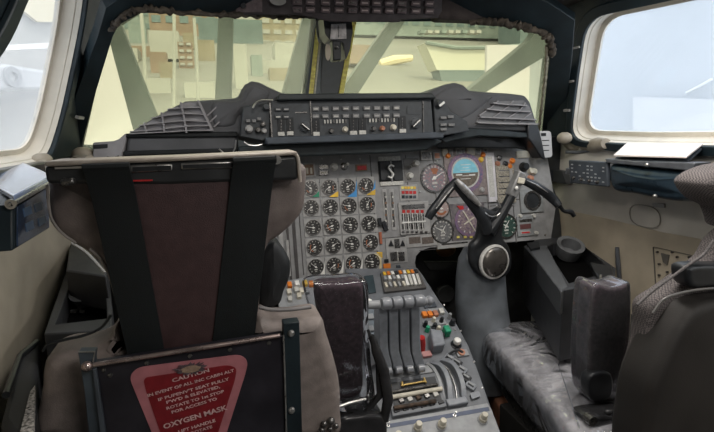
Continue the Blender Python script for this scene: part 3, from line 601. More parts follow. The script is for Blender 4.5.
def gauge(pl, x, y, r, par, face=dialm, marks=offw, nneedle=1, nt=10, red=False, ring=True, accents=(), nm='engine_gauge', square=0, numerals=True):
    p = pl.at(x, y); k = pl.sc(x, y); a, b = pl.loc(p); R = r*k
    m = MB()
    if square:
        s_ = square*k/2; sq = [pl.pt(a+dx*s_, b+dy*s_, .003) for dx, dy in ((-1, -1), (1, -1), (1, 1), (-1, 1))]; m.prism(sq, -pl.n*.003)
    o_ = [p_+pl.n*.007 for p_ in ngon(pl, (a, b), R*1.13)]; i_ = [p_+pl.n*.007 for p_ in ngon(pl, (a, b), R)]; m.ring(o_, i_, -pl.n*.006)
    g = m.build(nm, [panel2 if square else panel, dsteel], par, bevel=0)
    if square:
        for i, f in enumerate(g.data.polygons): f.material_index = 0 if i < 6 else 1
    else:
        for f in g.data.polygons: f.material_index = 1
    m = MB(); m.prism([p_+pl.n*.004 for p_ in ngon(pl, (a, b), R*1.0)], -pl.n*.0035)
    m.mi = 1
    for i in range(nt):
        t = math.radians(225-270*i/(nt-1)); q0, q1 = R*.78, R*.95; w = R*.035*(1.6 if i % 2 == 0 else 1)
        d = V((math.cos(t), math.sin(t))); e = V((-d.y, d.x))*w; c0 = V((a, b))
        m.prism([pl.pt(*(c0+d*q0-e), .0046), pl.pt(*(c0+d*q1-e), .0046), pl.pt(*(c0+d*q1+e), .0046), pl.pt(*(c0+d*q0+e), .0046)], -pl.n*.0005)
    if numerals:
        c0 = V((a, b))
        for (dx, dy, w, h) in ((0, -.38, .42, .16), (-.05, .42, .26, .12), (0, -.66, .3, .08)):
            m.prism([pl.pt(a+(dx+sx*w/2)*R, b+(dy+sy*h/2)*R, .0046) for sx, sy in ((-1, -1), (1, -1), (1, 1), (-1, 1))], -pl.n*.0005)
    m.mi = 2
    for (t0, t1, q0, q1) in accents:
        pts = []
        for t in [t0+(t1-t0)*j/6 for j in range(7)]: pts.append(pl.pt(a+R*q1*math.cos(math.radians(t)), b+R*q1*math.sin(math.radians(t)), .0047))
        for t in [t1+(t0-t1)*j/6 for j in range(7)]: pts.append(pl.pt(a+R*q0*math.cos(math.radians(t)), b+R*q0*math.sin(math.radians(t)), .0047))
        m.prism(pts, -pl.n*.0005)
    m.build('dial_face', [face, marks, mat('dull_orange', (.36, .13, .06), .5)], g)
    for j in range(nneedle):
        t = math.radians(random.choice([200, 170, 140, 215, 30, 60]) if nneedle == 1 else (150-j*95)); d = V((math.cos(t), math.sin(t))); e = V((-d.y, d.x))*R*.06; c0 = V((a, b))
        m = MB(); m.prism([pl.pt(*(c0-d*R*.25-e), .0055), pl.pt(*(c0+d*R*(.8-.2*j)-e*.3), .0055), pl.pt(*(c0+d*R*(.8-.2*j)+e*.3), .0055), pl.pt(*(c0-d*R*.25+e), .0055)], -pl.n*.0006)
        m.prism([p_+pl.n*.0062 for p_ in ngon(pl, (a, b), R*.14, 12)], -pl.n*.001); m.build('needle', white if not red else orange, g)
    return g
rows = [[(310.3, 188.4), (328.9, 187.5), (347.5, 186.8), (365.6, 185.8)], [(311, 207.6), (330.2, 206.9), (348.8, 206), (367, 204.6)], [(313, 227.7), (331.7, 226), (350, 224.8), (368.6, 223.6)],
        [(314.3, 247.3), (333, 245.5), (351.6, 243.9), (370.2, 242.3)], [(315.6, 266.9), (334, 265.3), (353.2, 263.3), (371.8, 261.7)]]
acc = {(0, 0): [], (3, 1): []}
for r, row in enumerate(rows):
    for c, (x, y) in enumerate(row):
        gauge(IP, x, y, 7.0, ip, square=17.6, accents=[(200-20*r, 250, .55, .68)] if (r+c) % 3 == 0 else ([(-40, 20, .55, .66)] if (r*2+c) % 4 == 1 else []))
def tri(pl, pts, mt, nm='corner_sticker', h=.0042): m = MB(); m.ppoly(pl, pts, h, -.0032); return m.build(nm, mt, ip)
tri(IP, [(319, 191), (319, 197), (312, 197)], green); tri(IP, [(338, 191), (338, 197), (329, 197)], mat('amber_sticker', (.8, .5, .05), .5)); tri(IP, [(356.5, 180), (356.5, 197), (347, 197), (355, 190)], blue)
tri(IP, [(375, 180), (375, 189), (372, 191)], blue); tri(IP, [(375, 189), (375, 195), (366, 195), (372, 191)], MC['amber_sticker'])
for x, y in [(325, 260), (343.5, 258.5), (362.5, 257)]: tri(IP, [(x, y), (x-.5, y+15), (x-5, y+15), (x-1.5, y+8)], white)
tri(IP, [(381, 253), (381.5, 270), (379, 270), (379.5, 262), (374, 254)], mat('cream_tab', (.7, .6, .38), .5)); tri(IP, [(376, 252), (382, 252), (382, 258), (379, 256)], MC['amber_sticker'])
# small controls
def blk_(x0, y0, x1, y1, mt, nm, h=.004, par=None, bev=.001, pl=None, rot=0): m = MB(); m.prect(pl or IP, x0, y0, x1, y1, h, rot=rot); return m.build(nm, mt, par or ip, bevel=bev)
o = blk_(303, 163, 315, 177, panel2, 'clock_frame'); blk_(304.5, 164.5, 313.5, 175.5, brown, 'clock_window', .0048, o); blk_(306, 168, 308, 174, cream, 'clock_digit', .0055, o, 0); blk_(310, 168, 312, 174, cream, 'clock_digit', .0055, o, 0)
for y in (164.5, 170.5): o = blk_(319, y, 328, y+5, dsteel, 'lamp_bar', .006); blk_(320, y+1.6, 327, y+3, cream, 'lamp_legend', .0066, o, 0)
knob(IP, 334, 167, 3.6, .016, offw, ip); o = knob(IP, 344, 166.5, 3.4, .006, dsteel, ip, 'toggle_switch'); m = MB(); m.cyl(IP.at(344, 166.5), IP.at(348, 164, .03), .004, .0055); m.build('toggle_lever', offw, o)
o = blk_(355.5, 164.5, 367, 171, brown, 'warning_caption'); blk_(357, 166, 366, 170, red, 'caption_lens', .005, o)
for x in (322, 341, 360): blk_(x-.8, 158, x+.8, 160, steel, 'fastener', .002)
# landing gear selector with its drum window
o = blk_(378, 156.5, 400, 161, offw, 'selector_label', .006); blk_(380, 181.5, 403, 185.5, offw, 'selector_label', .006)
blk_(378.5, 161, 402.5, 181.5, blk, 'gear_window', .003, None, 0)
o = blk_(379.5, 162, 389, 180.5, blk2, 'gear_drum', .012); o = blk_(392.5, 162, 401.5, 180.5, blk2, 'gear_drum', .012); blk_(390, 160, 391.3, 182, panel, 'centre_strip', .010, None, 0)
m = MB(); m.tube(cat([IP.at(x, y, .024) for x, y in [(394, 166.5), (391, 165), (388.6, 167.5), (390.8, 171), (393.4, 174), (391.5, 177.5), (388, 176.5)]], 5, closed=False), .0030, 8); m.build('selector_handle', white, ip)
knob(IP, 415.5, 163.5, 3, .016, offw, ip); knob(IP, 409.5, 176, 3.2, .018, offw, ip); blk_(404, 158, 419, 182, mat('panel_shadow_grey', (.20, .195, .19), .5, 0, .1, 50), 'switch_plate', .002)
m = MB(); m.cyl(IP.at(413, 165), IP.at(410, 167, .02), .004, .005); m.build('toggle_lever', steel, ip)
# coloured caption grid
o = blk_(399.5, 185, 417.5, 200.5, panel2, 'caption_grid', .003)
for c in range(5): blk_(401+c*3, 186.5, 403.4+c*3, 189, MC['amber_sticker'] if c % 3 else yellow, 'caption_tile', .0045, o, 0)
for c in range(4):
    blk_(401.3+c*3.8, 191, 404.3+c*3.8, 194, red, 'caption_tile', .0045, o, 0); blk_(401.3+c*3.8, 195.5, 404.3+c*3.8, 198.5, slate if c % 2 else teal, 'caption_tile', .0045, o, 0)
# vertical tape slots
for x in (385.5, 392.5):
    o = blk_(x-2.2, 189, x+2.2, 230, panel2, 'tape_indicator', .003); blk_(x-1, 192, x+1, 227, dsteel, 'tape_slot', .0042, o, 0)
    for k in range(5): blk_(x-.9, 196+k*6, x+.9, 198+k*6, brown if k % 2 else offw, 'tape_mark', .005, o, 0)
# engine display block
o = blk_(399, 202, 429, 234, panel2, 'engine_display', .006); blk_(401, 204.5, 424, 209, dsteel, 'display_header', .0075, o, 0)
for c in range(5):
    x = 403+c*4.6; blk_(x-1.5, 210, x+1.5, 213, red, 'display_flag', .008, o, 0); blk_(x-1.7, 214, x+1.7, 221, dsteel, 'display_scale', .008, o, 0); blk_(x-1.7, 223, x+1.7, 229, dsteel, 'display_scale', .008, o, 0); blk_(x-.3, 213, x+.3, 230, white, 'display_line', .009, o, 0)
blk_(401, 221.4, 425, 222.6, white, 'display_line', .0095, o, 0)
for c in range(6): blk_(401+c*4.6, 231, 403.5+c*4.6, 233, dsteel, 'display_key', .008, o, 0)
o = blk_(406, 234.5, 437, 246.5, panel2, 'drum_counter', .004)
for x in (408.5, 421.5): blk_(x, 237, x+11.5, 243.5, mat('drum_brown', (.14, .115, .10), .4, 0, .2, 200), 'drum_window', .005, o, 0)
# switch column and selector block
blk_(377.5, 218, 380.5, 226, blk2, 'toggle_switch', .014); blk_(382, 221, 386, 231, blk2, 'toggle_switch', .012, rot=.3); blk_(379, 232, 381.5, 244, mat('rust_tab', (.4, .12, .06), .5), 'slide_tab', .008)
o = blk_(386, 238, 406.5, 263, panel2, 'selector_block', .004)
for x in (390.5, 402): m = MB(); m.ppoly(IP, [(x-2.5, 246), (x, 240), (x+2.5, 246)], .008, -.004); m.build('selector_arrow', blk2, o)
blk_(394, 239, 399, 248, dsteel, 'selector_window', .006, o, 0)
for x in (390, 397.5): blk_(x, 252, x+6.5, 261, dsteel, 'selector_window', .006, o, 0)
blk_(396.8, 251, 397.5, 261, offw, 'selector_line', .008, o, 0)
blk_(383, 263.5, 390, 269, orange, 'warning_light', .008); blk_(396, 265, 400, 268, slate, 'warning_light', .006); blk_(384, 259, 388, 262.5, blk2, 'warning_light', .008)
# top row of captions on the first officer's side
for x0, x1, y0, y1, mt in [(420, 431, 151, 160.5, panel2), (432.5, 440, 152, 160, panel), (441.5, 447, 149, 156.5, cream), (448, 452, 149, 156.5, panel2), (455, 464, 148, 156, panel2), (466, 474, 148, 155.5, cream), (474, 480, 148, 155, panel2), (482, 487, 148, 156, panel2)]:
    o = blk_(x0, y0, x1, y1, mt, 'caption_lamp', .008); blk_(x0+1.4, y0+1.5, x1-1.4, y1-1.5, dsteel if mt is panel2 else rust if mt is panel else offw, 'lamp_lens', .0088, o, 0)
# flight instruments, first officer
busy = mat('busy_dial', (.38, .20, .22), .35, 0, .5, 200, c2=(.12, .20, .22), coat=.3); busy2 = mat('pale_dial', (.22, .21, .21), .35, 0, .3, 200, c2=(.10, .11, .11), coat=.3)
gauge(IP, 434, 178, 13.2, ip, face=busy, nm='airspeed_indicator', nt=16, nneedle=1, accents=[(60, 110, .3, .75)], red=False)
gauge(IP, 440.5, 208.5, 8.5, ip, face=mat('pinkish_dial', (.45, .30, .28), .4, 0, .2, 200, c2=(.3, .28, .26)), nm='flight_gauge', nt=8, accents=[(200, 330, .55, .8)])
gauge(IP, 442, 231, 11, ip, face=busy2, nm='radio_magnetic_indicator', nt=14, nneedle=3)
gauge(IP, 505.5, 226, 11, ip, face=mat('greenish_dial', (.05, .10, .08), .35, 0, .4, 150, c2=(.02, .04, .035), coat=.3), nm='flight_gauge', nt=10, nneedle=2)
o = blk_(444.5, 151, 486, 196, mat('attitude_case', (.24, .20, .19), .45, 0, .2, 80), 'attitude_indicator', .006)
A_ = IP.at(464.5, 173); kk = IP.sc(464.5, 173); aa, bb_ = IP.loc(A_)
def ringon(r0, r1, h, mt, nm, par, y=0, th=.002):
    m = MB(); a_ = [IP.pt(aa+r1*kk*math.cos(t), bb_-y*kk+r1*kk*math.sin(t), h) for t in [2*math.pi*i/32 for i in range(32)]]; b_ = [IP.pt(aa+r0*kk*math.cos(t), bb_-y*kk+r0*kk*math.sin(t), h) for t in [2*math.pi*i/32 for i in range(32)]]
    m.ring(a_, b_, -IP.n*th); return m.build(nm, mt, par)
ringon(15.5, 19.5, .009, magenta, 'attitude_ring', o, 0, .003); ringon(13.8, 15.5, .008, offw, 'roll_scale', o)
def disc(r, t0, t1, h, mt, nm, par, x=0, y=0, n=20):
    m = MB(); pts = [IP.pt(aa+x*kk+r*kk*math.cos(math.radians(t0+(t1-t0)*i/n)), bb_-y*kk+r*kk*math.sin(math.radians(t0+(t1-t0)*i/n)), h) for i in range(n+1)]; m.prism(pts, -IP.n*.0015); return m.build(nm, mt, par)
disc(13.8, 0, 180, .008, skyb, 'horizon_sky', o); disc(13.8, 180, 360, .008, mat('horizon_ground', (.16, .13, .10), .5, 0, .2, 90), 'horizon_ground', o)
m = MB()
for w, y in [(5, -8), (3, -5), (5, -2.5), (3, 3), (5, 6)]: m.prect(IP, 464.5-w, 173+y-.25, 464.5+w, 173+y+.25, .009)
m.prect(IP, 455, 174.5, 461, 175.8, .0095); m.prect(IP, 468, 174.5, 474, 175.8, .0095); m.build('pitch_bars', white, o)
for (x, y, mt) in [(447, 156, orange), (482, 155, orange), (480, 160, MC['amber_sticker']), (448, 191, blk2), (481, 190, panel2)]: knob(IP, x, y, 2.4, .008, mt, o, 'index_lamp', h0=.006)
for k in range(10): 
    t = math.radians(20+k*15); m = MB(); p = IP.pt(aa+17.4*kk*math.cos(t), bb_+17.4*kk*math.sin(t), .0095); m.box(p, .002, .002, .001); m.build('ring_index', cream if k % 3 else orange, o)
o = blk_(451, 203, 485, 240, mat('situation_case', (.20, .18, .18), .45, 0, .25, 90, c2=(.10, .09, .10)), 'situation_indicator', .005)
A_ = IP.at(468, 221); kk = IP.sc(468, 221); aa, bb_ = IP.loc(A_)
ringon(12.5, 15.5, .008, magenta, 'compass_card', o); disc(12.4, 0, 360, .0068, mat('busy_card', (.12, .08, .14), .35, 0, .5, 150, c2=(.34, .27, .25)), 'card_face', o)
m = MB()
for t in range(0, 360, 30):
    q = math.radians(t); c_, s_ = math.cos(q), math.sin(q); m.prism([IP.pt(aa+kk*(r*c_-w*s_), bb_+kk*(r*s_+w*c_), .009) for r, w in ((10.5, -.35), (12.5, -.35), (12.5, .35), (10.5, .35))], -IP.n*.001)
m.build('card_marks', white, o)
m = MB()
for (x0, y0, x1, y1, rt) in [(467.5, 210, 468.6, 232, .5), (462, 220.4, 474, 221.6, .5)]: m.prect(IP, x0, y0, x1, y1, .010, rot=rt)
m.build('course_needle', cream, o)
for x in (456, 463, 469, 475): blk_(x, 236, x+2.5, 238, yellow, 'card_digit', .0085, o, 0)
m = MB(); m.ppoly(IP, [(456, 206), (462, 206), (463, 209), (459, 210)], .0085, -.005); m.build('warning_flag', red, o)
# white tape column and cluster right of it
o = blk_(485.8, 153, 494.5, 202, mat('tape_column_grey', (.66, .64, .66), .45, 0, .08, 40), 'altitude_tape', .010); blk_(487, 157, 492, 197, offw, 'tape_strip', .0108, o, 0)
clu = mat('creamy_cluster', (.50, .46, .36), .5, 0, .35, 220, c2=(.16, .14, .12))
o = blk_(496, 165, 514, 203, clu, 'altimeter_block', .007)
for k in range(5): blk_(498, 170+k*6, 511, 171+k*6, dsteel, 'altimeter_scale', .0078, o, 0)
blk_(509, 168, 512, 200, panel2, 'altimeter_tape', .009, o, 0)
for x, y, mt in [(499, 158, dsteel), (505, 164, blk2), (509, 166.5, orange), (512, 161, orange), (497, 164, rust)]: knob(IP, x, y, 2.6, .01, mt, ip, 'indicator_lamp')
knob(IP, 523, 167, 4.2, .024, blk2, ip); knob(IP, 530, 171, 3, .014, cream, ip, 'indicator_lamp'); knob(IP, 533.5, 171.5, 3, .012, cream, ip, 'indicator_lamp'); knob(IP, 530, 178.5, 3, .012, rust, ip, 'indicator_lamp')
blk_(516, 151, 529, 158, cream, 'caption_label', .004); blk_(540, 152, 547, 156, panel, 'caption_label', .004)
o = blk_(519.5, 189, 542, 212.5, mat('speaker_case_grey', (.24, .25, .25), .5, 0, .1, 50), 'clock', .008)
A_ = IP.at(531, 200.5); kk = IP.sc(531, 200.5); aa, bb_ = IP.loc(A_); ringon(7.6, 9.6, .013, dsteel, 'clock_bezel', o, 0, .006); disc(7.8, 0, 360, .0095, blk, 'clock_face', o)
for x, y in [(523.5, 210), (541, 208), (521, 192), (540, 191)]: knob(IP, x, y, 2, .006, steel, ip, 'fastener', n=10)
o = blk_(516.5, 216, 533, 236, mat('speaker_case_grey', (.24, .25, .25), .5), 'radio_unit', .006); blk_(518.5, 219, 531, 222, dsteel, 'radio_keys', .0075, o)
blk_(519, 224, 530, 229, mat('dim_red_display', (.12, .05, .05), .3), 'radio_display', .0075, o); blk_(519.5, 231, 529.5, 234, panel2, 'radio_display', .0075, o); blk_(520.5, 231.8, 528.5, 233.2, red, 'radio_digits', .0083, o, 0)
for x, y in [(519.5, 216), (533, 216), (535.5, 233)]: knob(IP, x, y, 2, .012, offw, ip, 'radio_knob', n=10)
o = blk_(437, 240.5, 486, 247, panel2, 'switch_strip', .005); blk_(470, 241.5, 480, 243.5, red, 'red_bar', .006, o, 0); blk_(441, 242.5, 467, 244, dsteel, 'strip_slot', .006, o, 0)
for x, y in [(423, 185), (437, 160.5), (420, 192), (447, 199), (428, 188), (497, 206), (513, 205), (545, 235), (490, 215), (424, 240)]: knob(IP, x, y, 1.1, .003, steel, ip, 'fastener', n=8)
for gx_, gz_, r_, f_ in [(-.30, .08, 19, busy), (-.16, .08, 19, dialm), (-.02, .08, 17, dialm), (-.30, -.04, 15, busy2), (-.16, -.04, 19, busy), (-.02, -.04, 15, dialm), (.09, .03, 11, dialm)]:
    # the captain's own instruments, mostly behind his seat back
    c_ = V((gx_, 1.60, 1.0)); q_ = c_+IP.v*gz_; d_ = q_-CAM; sx_ = W/2+FL*d_.dot(RI)/d_.dot(FW); sy_ = H/2-FL*d_.dot(UP)/d_.dot(FW); gauge(IP, sx_, sy_, r_*.8, ip, face=f_, nm='flight_gauge', nt=12, nneedle=2)
# dark knee bay under the first officer's panel
m = MB(); m.ppoly(yp(1.80), [(400, 240), (600, 230), (600, 420), (400, 420)], 0, .02); kb = m.build('footwell_bulkhead', mat('footwell_dark', (.03, .03, .03), .7, 0, .3, 20), label='dark bulkhead with a round cover under the instrument panel', category='bulkhead')
m = MB(); m.pcyl(yp(1.80), 443, 292, 9, .03); m.build('round_cover', mat('footwell_grey', (.05, .05, .05), .5), kb, bevel=.003)
m = MB(); m.ppoly(yp(1.78), [(425, 262), (470, 262), (462, 270), (430, 270)], .0, .02); m.build('bracket', mat('footwell_grey', (.05, .05, .05), .5), kb)
m = MB(); m.sph(yp(1.72).at(446, 250), .035, 1.2, .6, .8); m.build('copper_bulb', mat('dim_copper', (.20, .09, .03), .5), kb)
# ================================================================ CENTRE PEDESTAL
pd = thing('centre_pedestal', 'grey sloping centre pedestal with throttle levers between the two seats', 'pedestal', (.50, 1.15, 0))
_a, _b = V((.5, 1.45, .81)), V((.5, .96, .55)); PP = Pl(_b, V((1, 0, 0)).cross(_a-_b) if V((1, 0, 0)).cross(_a-_b).z > 0 else -V((1, 0, 0)).cross(_a-_b), (1, 0, 0))
out = [(345, 268), (378, 268), (417, 267), (423, 275), (440, 301), (457, 324), (469, 346), (480, 375), (490, 404), (500, 434), (507, 460), (362, 475), (362, 430), (360, 400), (354, 350), (348, 300)]
m = MB(); m.prism([PP.at(x, y) for x, y in out], V((0, 0, -.50))); m.build('pedestal_body', pedm, pd, bevel=.004)
def pb(x0, y0, x1, y1, h, mt, nm, par=None, bev=.0012, rot=0, pl=PP): m = MB(); m.prect(pl, x0, y0, x1, y1, h, rot=rot); return m.build(nm, mt, par or pd, bevel=bev)
def pp(pts, h, mt, nm, par=None, bev=.0015, pl=PP, d=-.0): m = MB(); m.ppoly(pl, pts, h, d if d else -h+.002 if 0 else 0); return m.build(nm, mt, par or pd, bevel=bev)
pgl = mat('pedestal_light_grey', (.30, .31, .32), .45, 0, .12, 40); pdk = mat('pedestal_slot_dark', (.03, .032, .035), .5)
# rating buttons bank at the head
o = pp([(380, 274.5), (418, 271.5), (426, 289.5), (384, 294)], .010, mat('bank_dark_grey', (.10, .095, .09), .5), 'button_bank')
for c in range(9):
    x = 384+c*3.95; y0 = 276-c*.3; ox = c*.35
    pb(x-1.5, y0-1.6, x+1.5, y0+1.6, .014, [MC['amber_sticker'], orange, white][c % 3] if c in (0, 1, 2, 4, 5, 6, 7) else pdk, 'indicator_key', o)
    if c >= 5:
        m = MB(); m.ppoly(PP, [(x-1, y0+4), (x+1.6, y0+3.8), (x+5.0, y0+14), (x+2.2, y0+14.4)], .018, -.010); m.build('white_key', [offw, white][c % 2], o, bevel=.001)
    else:
        m = MB(); m.prect(PP, x-.8+c*.3, y0+4, x+2+c*.3, y0+7.5, .020); m.build('white_key', white if c % 2 else pgl, o, bevel=.001)
        m = MB(); m.prect(PP, x+.2+c*.5, y0+9.5, x+2.6+c*.5, y0+14, .016); m.build('white_key', cream if c % 2 == 0 else pgl, o, bevel=.001)
pp([(364, 277), (373, 276), (376, 293), (366, 295)], .006, mat('screen_blue_grey', (.05, .07, .08), .2), 'blank_screen')
# throttle levers, handles in a row at the top, feet flaring toward the seat
TL = yp(1.115)
LX = [(379, 387.6), (389.4, 398.4), (400.3, 409.5), (411.6, 420.2)]
for i, (x0, x1) in enumerate(LX):
    s0 = i*.0
    m = MB(); m.ppoly(TL, [(x0, 306-i*.8), (x1, 305-i*.8), (x1+.4, 340), (x1+1.2, 352), (x1+4.5, 364-i*.3), (x1+5.0, 370-i), (x0+4.6, 371-i), (x0+3.6, 365-i*.3), (x0+.6, 353), (x0+.2, 340)], .0, .045)
    lv = m.build('throttle_lever', lever, pd, bevel=.003, seg=3)
    m = MB(); a = TL.at((x0+x1)/2-4.6, 301.4-i*.9); b = TL.at((x0+x1)/2+4.6, 300.4-i*.9)
    m.lathe(a-V((0, .02, 0)), b-a, [(.004, 0), (.0135, .001), (.0158, .006), (.0158, (b-a).length-.004), (.0135, (b-a).length), (.004, (b-a).length+.001)], 20); m.build('lever_handle', mat('handle_grey', (.24, .25, .27), .32, 0, .1, 60, coat=.2), lv, smooth=50)
    m = MB(); q = TL.at((x0+x1)/2+5, 371-i*.9, .008); m.cyl(q-V((.009, 0, 0)), q+V((.009, 0, 0)), .010, n=16); m.build('reverser_foot', MC['handle_grey'], lv, bevel=.002)
# end thumb pieces either side of the handles
m = MB(); a = TL.at(364, 302.4); m.cyl(a-V((0, .02, 0)), TL.at(377, 301.8)-V((0, .02, 0)), .0105, n=16); m.build('handle_end', pgl, pd, bevel=.002)
m = MB(); m.sph(TL.at(369, 302.5, .005), .0095); m.build('thumb_button', white, pd)
m = MB(); m.lathe(TL.at(420, 299)-V((0, .02, 0)), V((1, 0, .03)), [(.009, 0), (.0115, .004), (.0095, .010), (.0125, .014), (.0125, .020), (.009, .024), (.007, .028), (.001, .030)], 18); m.build('handle_end', MC['handle_grey'], pd, smooth=50)
# left side plates of the quadrant
pp([(352, 300), (362, 298), (376, 368), (366, 372)], .020, MC['pedestal_grey'], 'side_plate'); pp([(362, 312), (374, 311), (378, 362), (366, 340)], .012, mat('slate_plate', (.17, .20, .23), .45), 'side_plate')
for y in (318, 330): pb(366, y, 373, y+5, .02, pgl, 'label_plate')
# right of the levers: coloured squares and small knobs
for x, y, mt in [(424, 316, orange), (429.5, 315.5, orange), (435, 315, rust), (441, 313, offw)]: pb(x-2.3, y-2.3, x+2.3, y+2.3, .012, mt, 'square_key')
pb(423, 303, 436, 308, .004, slate, 'label_plate'); pb(423, 321, 446, 326, .004, pgl, 'label_plate'); pb(428, 309, 444, 311.5, .004, pgl, 'label_plate')
for x, y, r, mt in [(425, 326, 2.2, blk2), (433, 322, 2.0, cream), (434, 328, 2.4, blk2), (441, 322, 2, blk2), (427, 331, 2.2, green), (433, 333, 2.6, blk2), (438, 331, 2.2, cream), (441, 338, 3, blk2), (452, 324, 2.8, blk2), (446, 329, 1.8, panel2), (449, 318, 1.8, pgl)]:
    knob(PP, x, y, r, .020, mt, pd)
m = MB(); m.prect(PP, 442.5, 331, 448.5, 337.5, .028); m.build('green_cap', green, pd, bevel=.003)
m = MB(); p = PP.at(423, 352); m.tube([p, p+V((-.004, -.005, .025)), p+V((-.010, -.012, .050))], [.006, .009, .010], 12); m.build('red_lever', red, pd, smooth=60)
pb(421, 353, 431, 358, .010, mat('pink_key', (.5, .25, .24), .5), 'square_key')
o = pp([(428, 336), (440, 338), (443, 352), (431, 354)], .035, lever, 'lever_block', bev=.004)
o = knob(PP, 456, 345, 4.8, .012, blk2, pd); m = MB(); p = PP.at(456, 345); m.cyl(p+PP.n*.012, p+PP.n*.024, .0115, .010, 20); m.build('knob_top', white, o, bevel=.002)
# notched lever guides down the right side
m = MB(); m.tube(cat([PP.at(x, y, .012) for x, y in [(446, 358), (452, 352), (458, 350), (463, 352)]], 4, closed=False), .0035, 8); m.build('guard_loop', pdk, pd)
pb(456, 351, 468, 357, .006, pgl, 'label_plate'); m = MB(); m.pring(PP, 461, 354, 2, 3.6, .010); m.build('guard_ring', rust, pd)
for i, (x, y) in enumerate([(449, 360), (456, 364), (461, 371), (465, 379), (470, 387)]):
    o = pb(x-5, y-3.4, x+5, y+3.4, .010, pdk if i % 2 else lever, 'guarded_switch', rot=-.9, bev=.002); m = MB(); m.prect(PP, x-3, y-1, x+3, y+1, .016, rot=-.9); m.build('switch_tip', pgl, o, bevel=.001)
m = MB(); m.prism(rpoly([PP.at(x, y, .008) for x, y in [(470, 393), (479, 391), (481, 396), (472, 399)]], .004), -PP.n*.008); m.build('end_stop', lever, pd)
# flap/visor lever quadrant: two raised curved rails with a bright slot
def arcrail(pts, w, h, mt, nm):
    q = cat([PP.at(x, y) for x, y in pts], 5, closed=False); m = MB(); rs = []
    for i, p in enumerate(q):
        t = (q[min(i+1, len(q)-1)]-q[max(0, i-1)]).normalized(); s_ = t.cross(PP.n).normalized()*w/2; k = math.sin(math.pi*(i+.5)/len(q))**.5; rs.append([p-s_-PP.n*.003, p-s_+PP.n*h*k, p+s_+PP.n*h*k, p+s_-PP.n*.003])
    m.loft(rs); return m.build(nm, mt, pd, bevel=.0015)
arcrail([(430, 363), (440, 370), (447, 385), (450, 405)], .014, .022, lever, 'quadrant_rail'); arcrail([(441, 360), (452, 368), (460, 384), (464, 402)], .014, .022, lever, 'quadrant_rail')
arcrail([(436, 362), (446, 369), (454, 385), (457, 402)], .0035, .008, steel, 'slot_strip'); arcrail([(426, 364), (433, 371), (440, 387), (444, 405)], .010, .014, pgl, 'quadrant_rail')
pp([(444, 402), (464, 399), (468, 405), (448, 409)], .014, lever, 'quadrant_foot', bev=.003)
# broken open slot with brass and ivory bars
o = pp([(384, 383), (437, 374.5), (446, 409), (392, 419)], .012, pedm, 'slot_frame'); m = MB(); m.ppoly(PP, [(388, 386), (434, 379), (441, 403), (394, 413)], .0128, -.006); so_ = m.build('slot_opening', pdk, pd)
def bar(a, b, r, mt, nm, h=.018, sq=False): m = MB(); m.cyl(PP.at(*a, h), PP.at(*b, h), r, n=4 if sq else 10); return m.build(nm, mt, pd)
bar((390, 397.5), (442, 388.5), .0058, cream, 'ivory_bar'); bar((401, 385.5), (426, 381), .0026, gold, 'brass_bar'); bar((402, 382), (403, 386.5), .003, gold, 'brass_bar'); bar((424, 378), (426, 383), .003, gold, 'brass_bar'); bar((391, 392), (438, 384), .004, dsteel, 'dark_bar')
bar((394, 408), (436, 401), .005, mat('grime_brown', (.07, .045, .03), .7, 0, .5, 80), 'grimy_bar')
for i in range(5): pb(398+i*8.5, 402-i*1.6, 403+i*8.5, 406-i*1.6, .018, [dsteel, offw, MC['grime_brown'], dsteel, offw][i], 'slot_tooth', rot=.2)
for i in range(6): pb(393+i*8.8, 412-i*1.7, 399+i*8.8, 415-i*1.7, .015, pdk, 'frame_slot', rot=.15)
pp([(380, 372), (390, 372), (430, 366), (436, 373), (384, 382)], .008, pgl, 'quadrant_deck')
# rear plate with cream knobs
o = pp([(362, 427), (386, 422), (487, 404), (491, 410), (500, 434), (507, 460), (362, 475)], .005, pgl, 'rear_plate'); m = MB(); m.ppoly(PP, [(366, 429), (488, 408), (489, 412), (366, 433)], .0058, -.004); m.build('blue_stripe', mat('dull_blue', (.08, .10, .16), .5), o)
for x, y in [(373, 432), (417, 430), (441, 427), (482, 421), (397, 440)]:
    k = knob(PP, x, y, 6.2, .007, pgl, pd); m = MB(); p = PP.at(x, y); m.lathe(p+PP.n*.006, PP.n, [(.0105, 0), (.0105, .010), (.0080, .012), (.0080, .024), (.0068, .026), (.0001, .026)], 18); m.build('knob_top', cream, k, smooth=40)
for x, y in [(388, 427), (454, 416.5)]: m = MB(); p = PP.at(x, y); m.cyl(p, p+PP.n*.022, .0022, .0016); m.cyl(p, p+PP.n*.006, .005, .004); m.build('toggle_lever', steel, pd)
for x, y in [(405, 440), (429, 436), (466, 424), (492, 428)]: knob(PP, x, y, 1.6, .003, dsteel, pd, 'fastener', n=8)
for x, y in [(444, 305), (461, 331), (474, 362), (482, 388), (455, 330)]: knob(PP, x, y, 1.0, .003, steel, pd, 'fastener', n=8)
# left wing of switches beside the folded armrest
LWp = PP
pp([(278, 282), (312, 276), (346, 274), (350, 330), (340, 350), (280, 350)], .0, pgl, 'wing_plate', d=.05)
for x, y, mt in [(289.5, 286, orange), (297, 285, white), (305, 284.5, MC['amber_sticker']), (289, 293, cream), (296.5, 291, offw), (301.5, 292, cream), (290, 300, offw), (299, 297, cream), (307, 292, pgl), (311, 285, orange)]:
    pb(x-2.2, y-2, x+2.2, y+2.6, .012, mt, 'square_key')
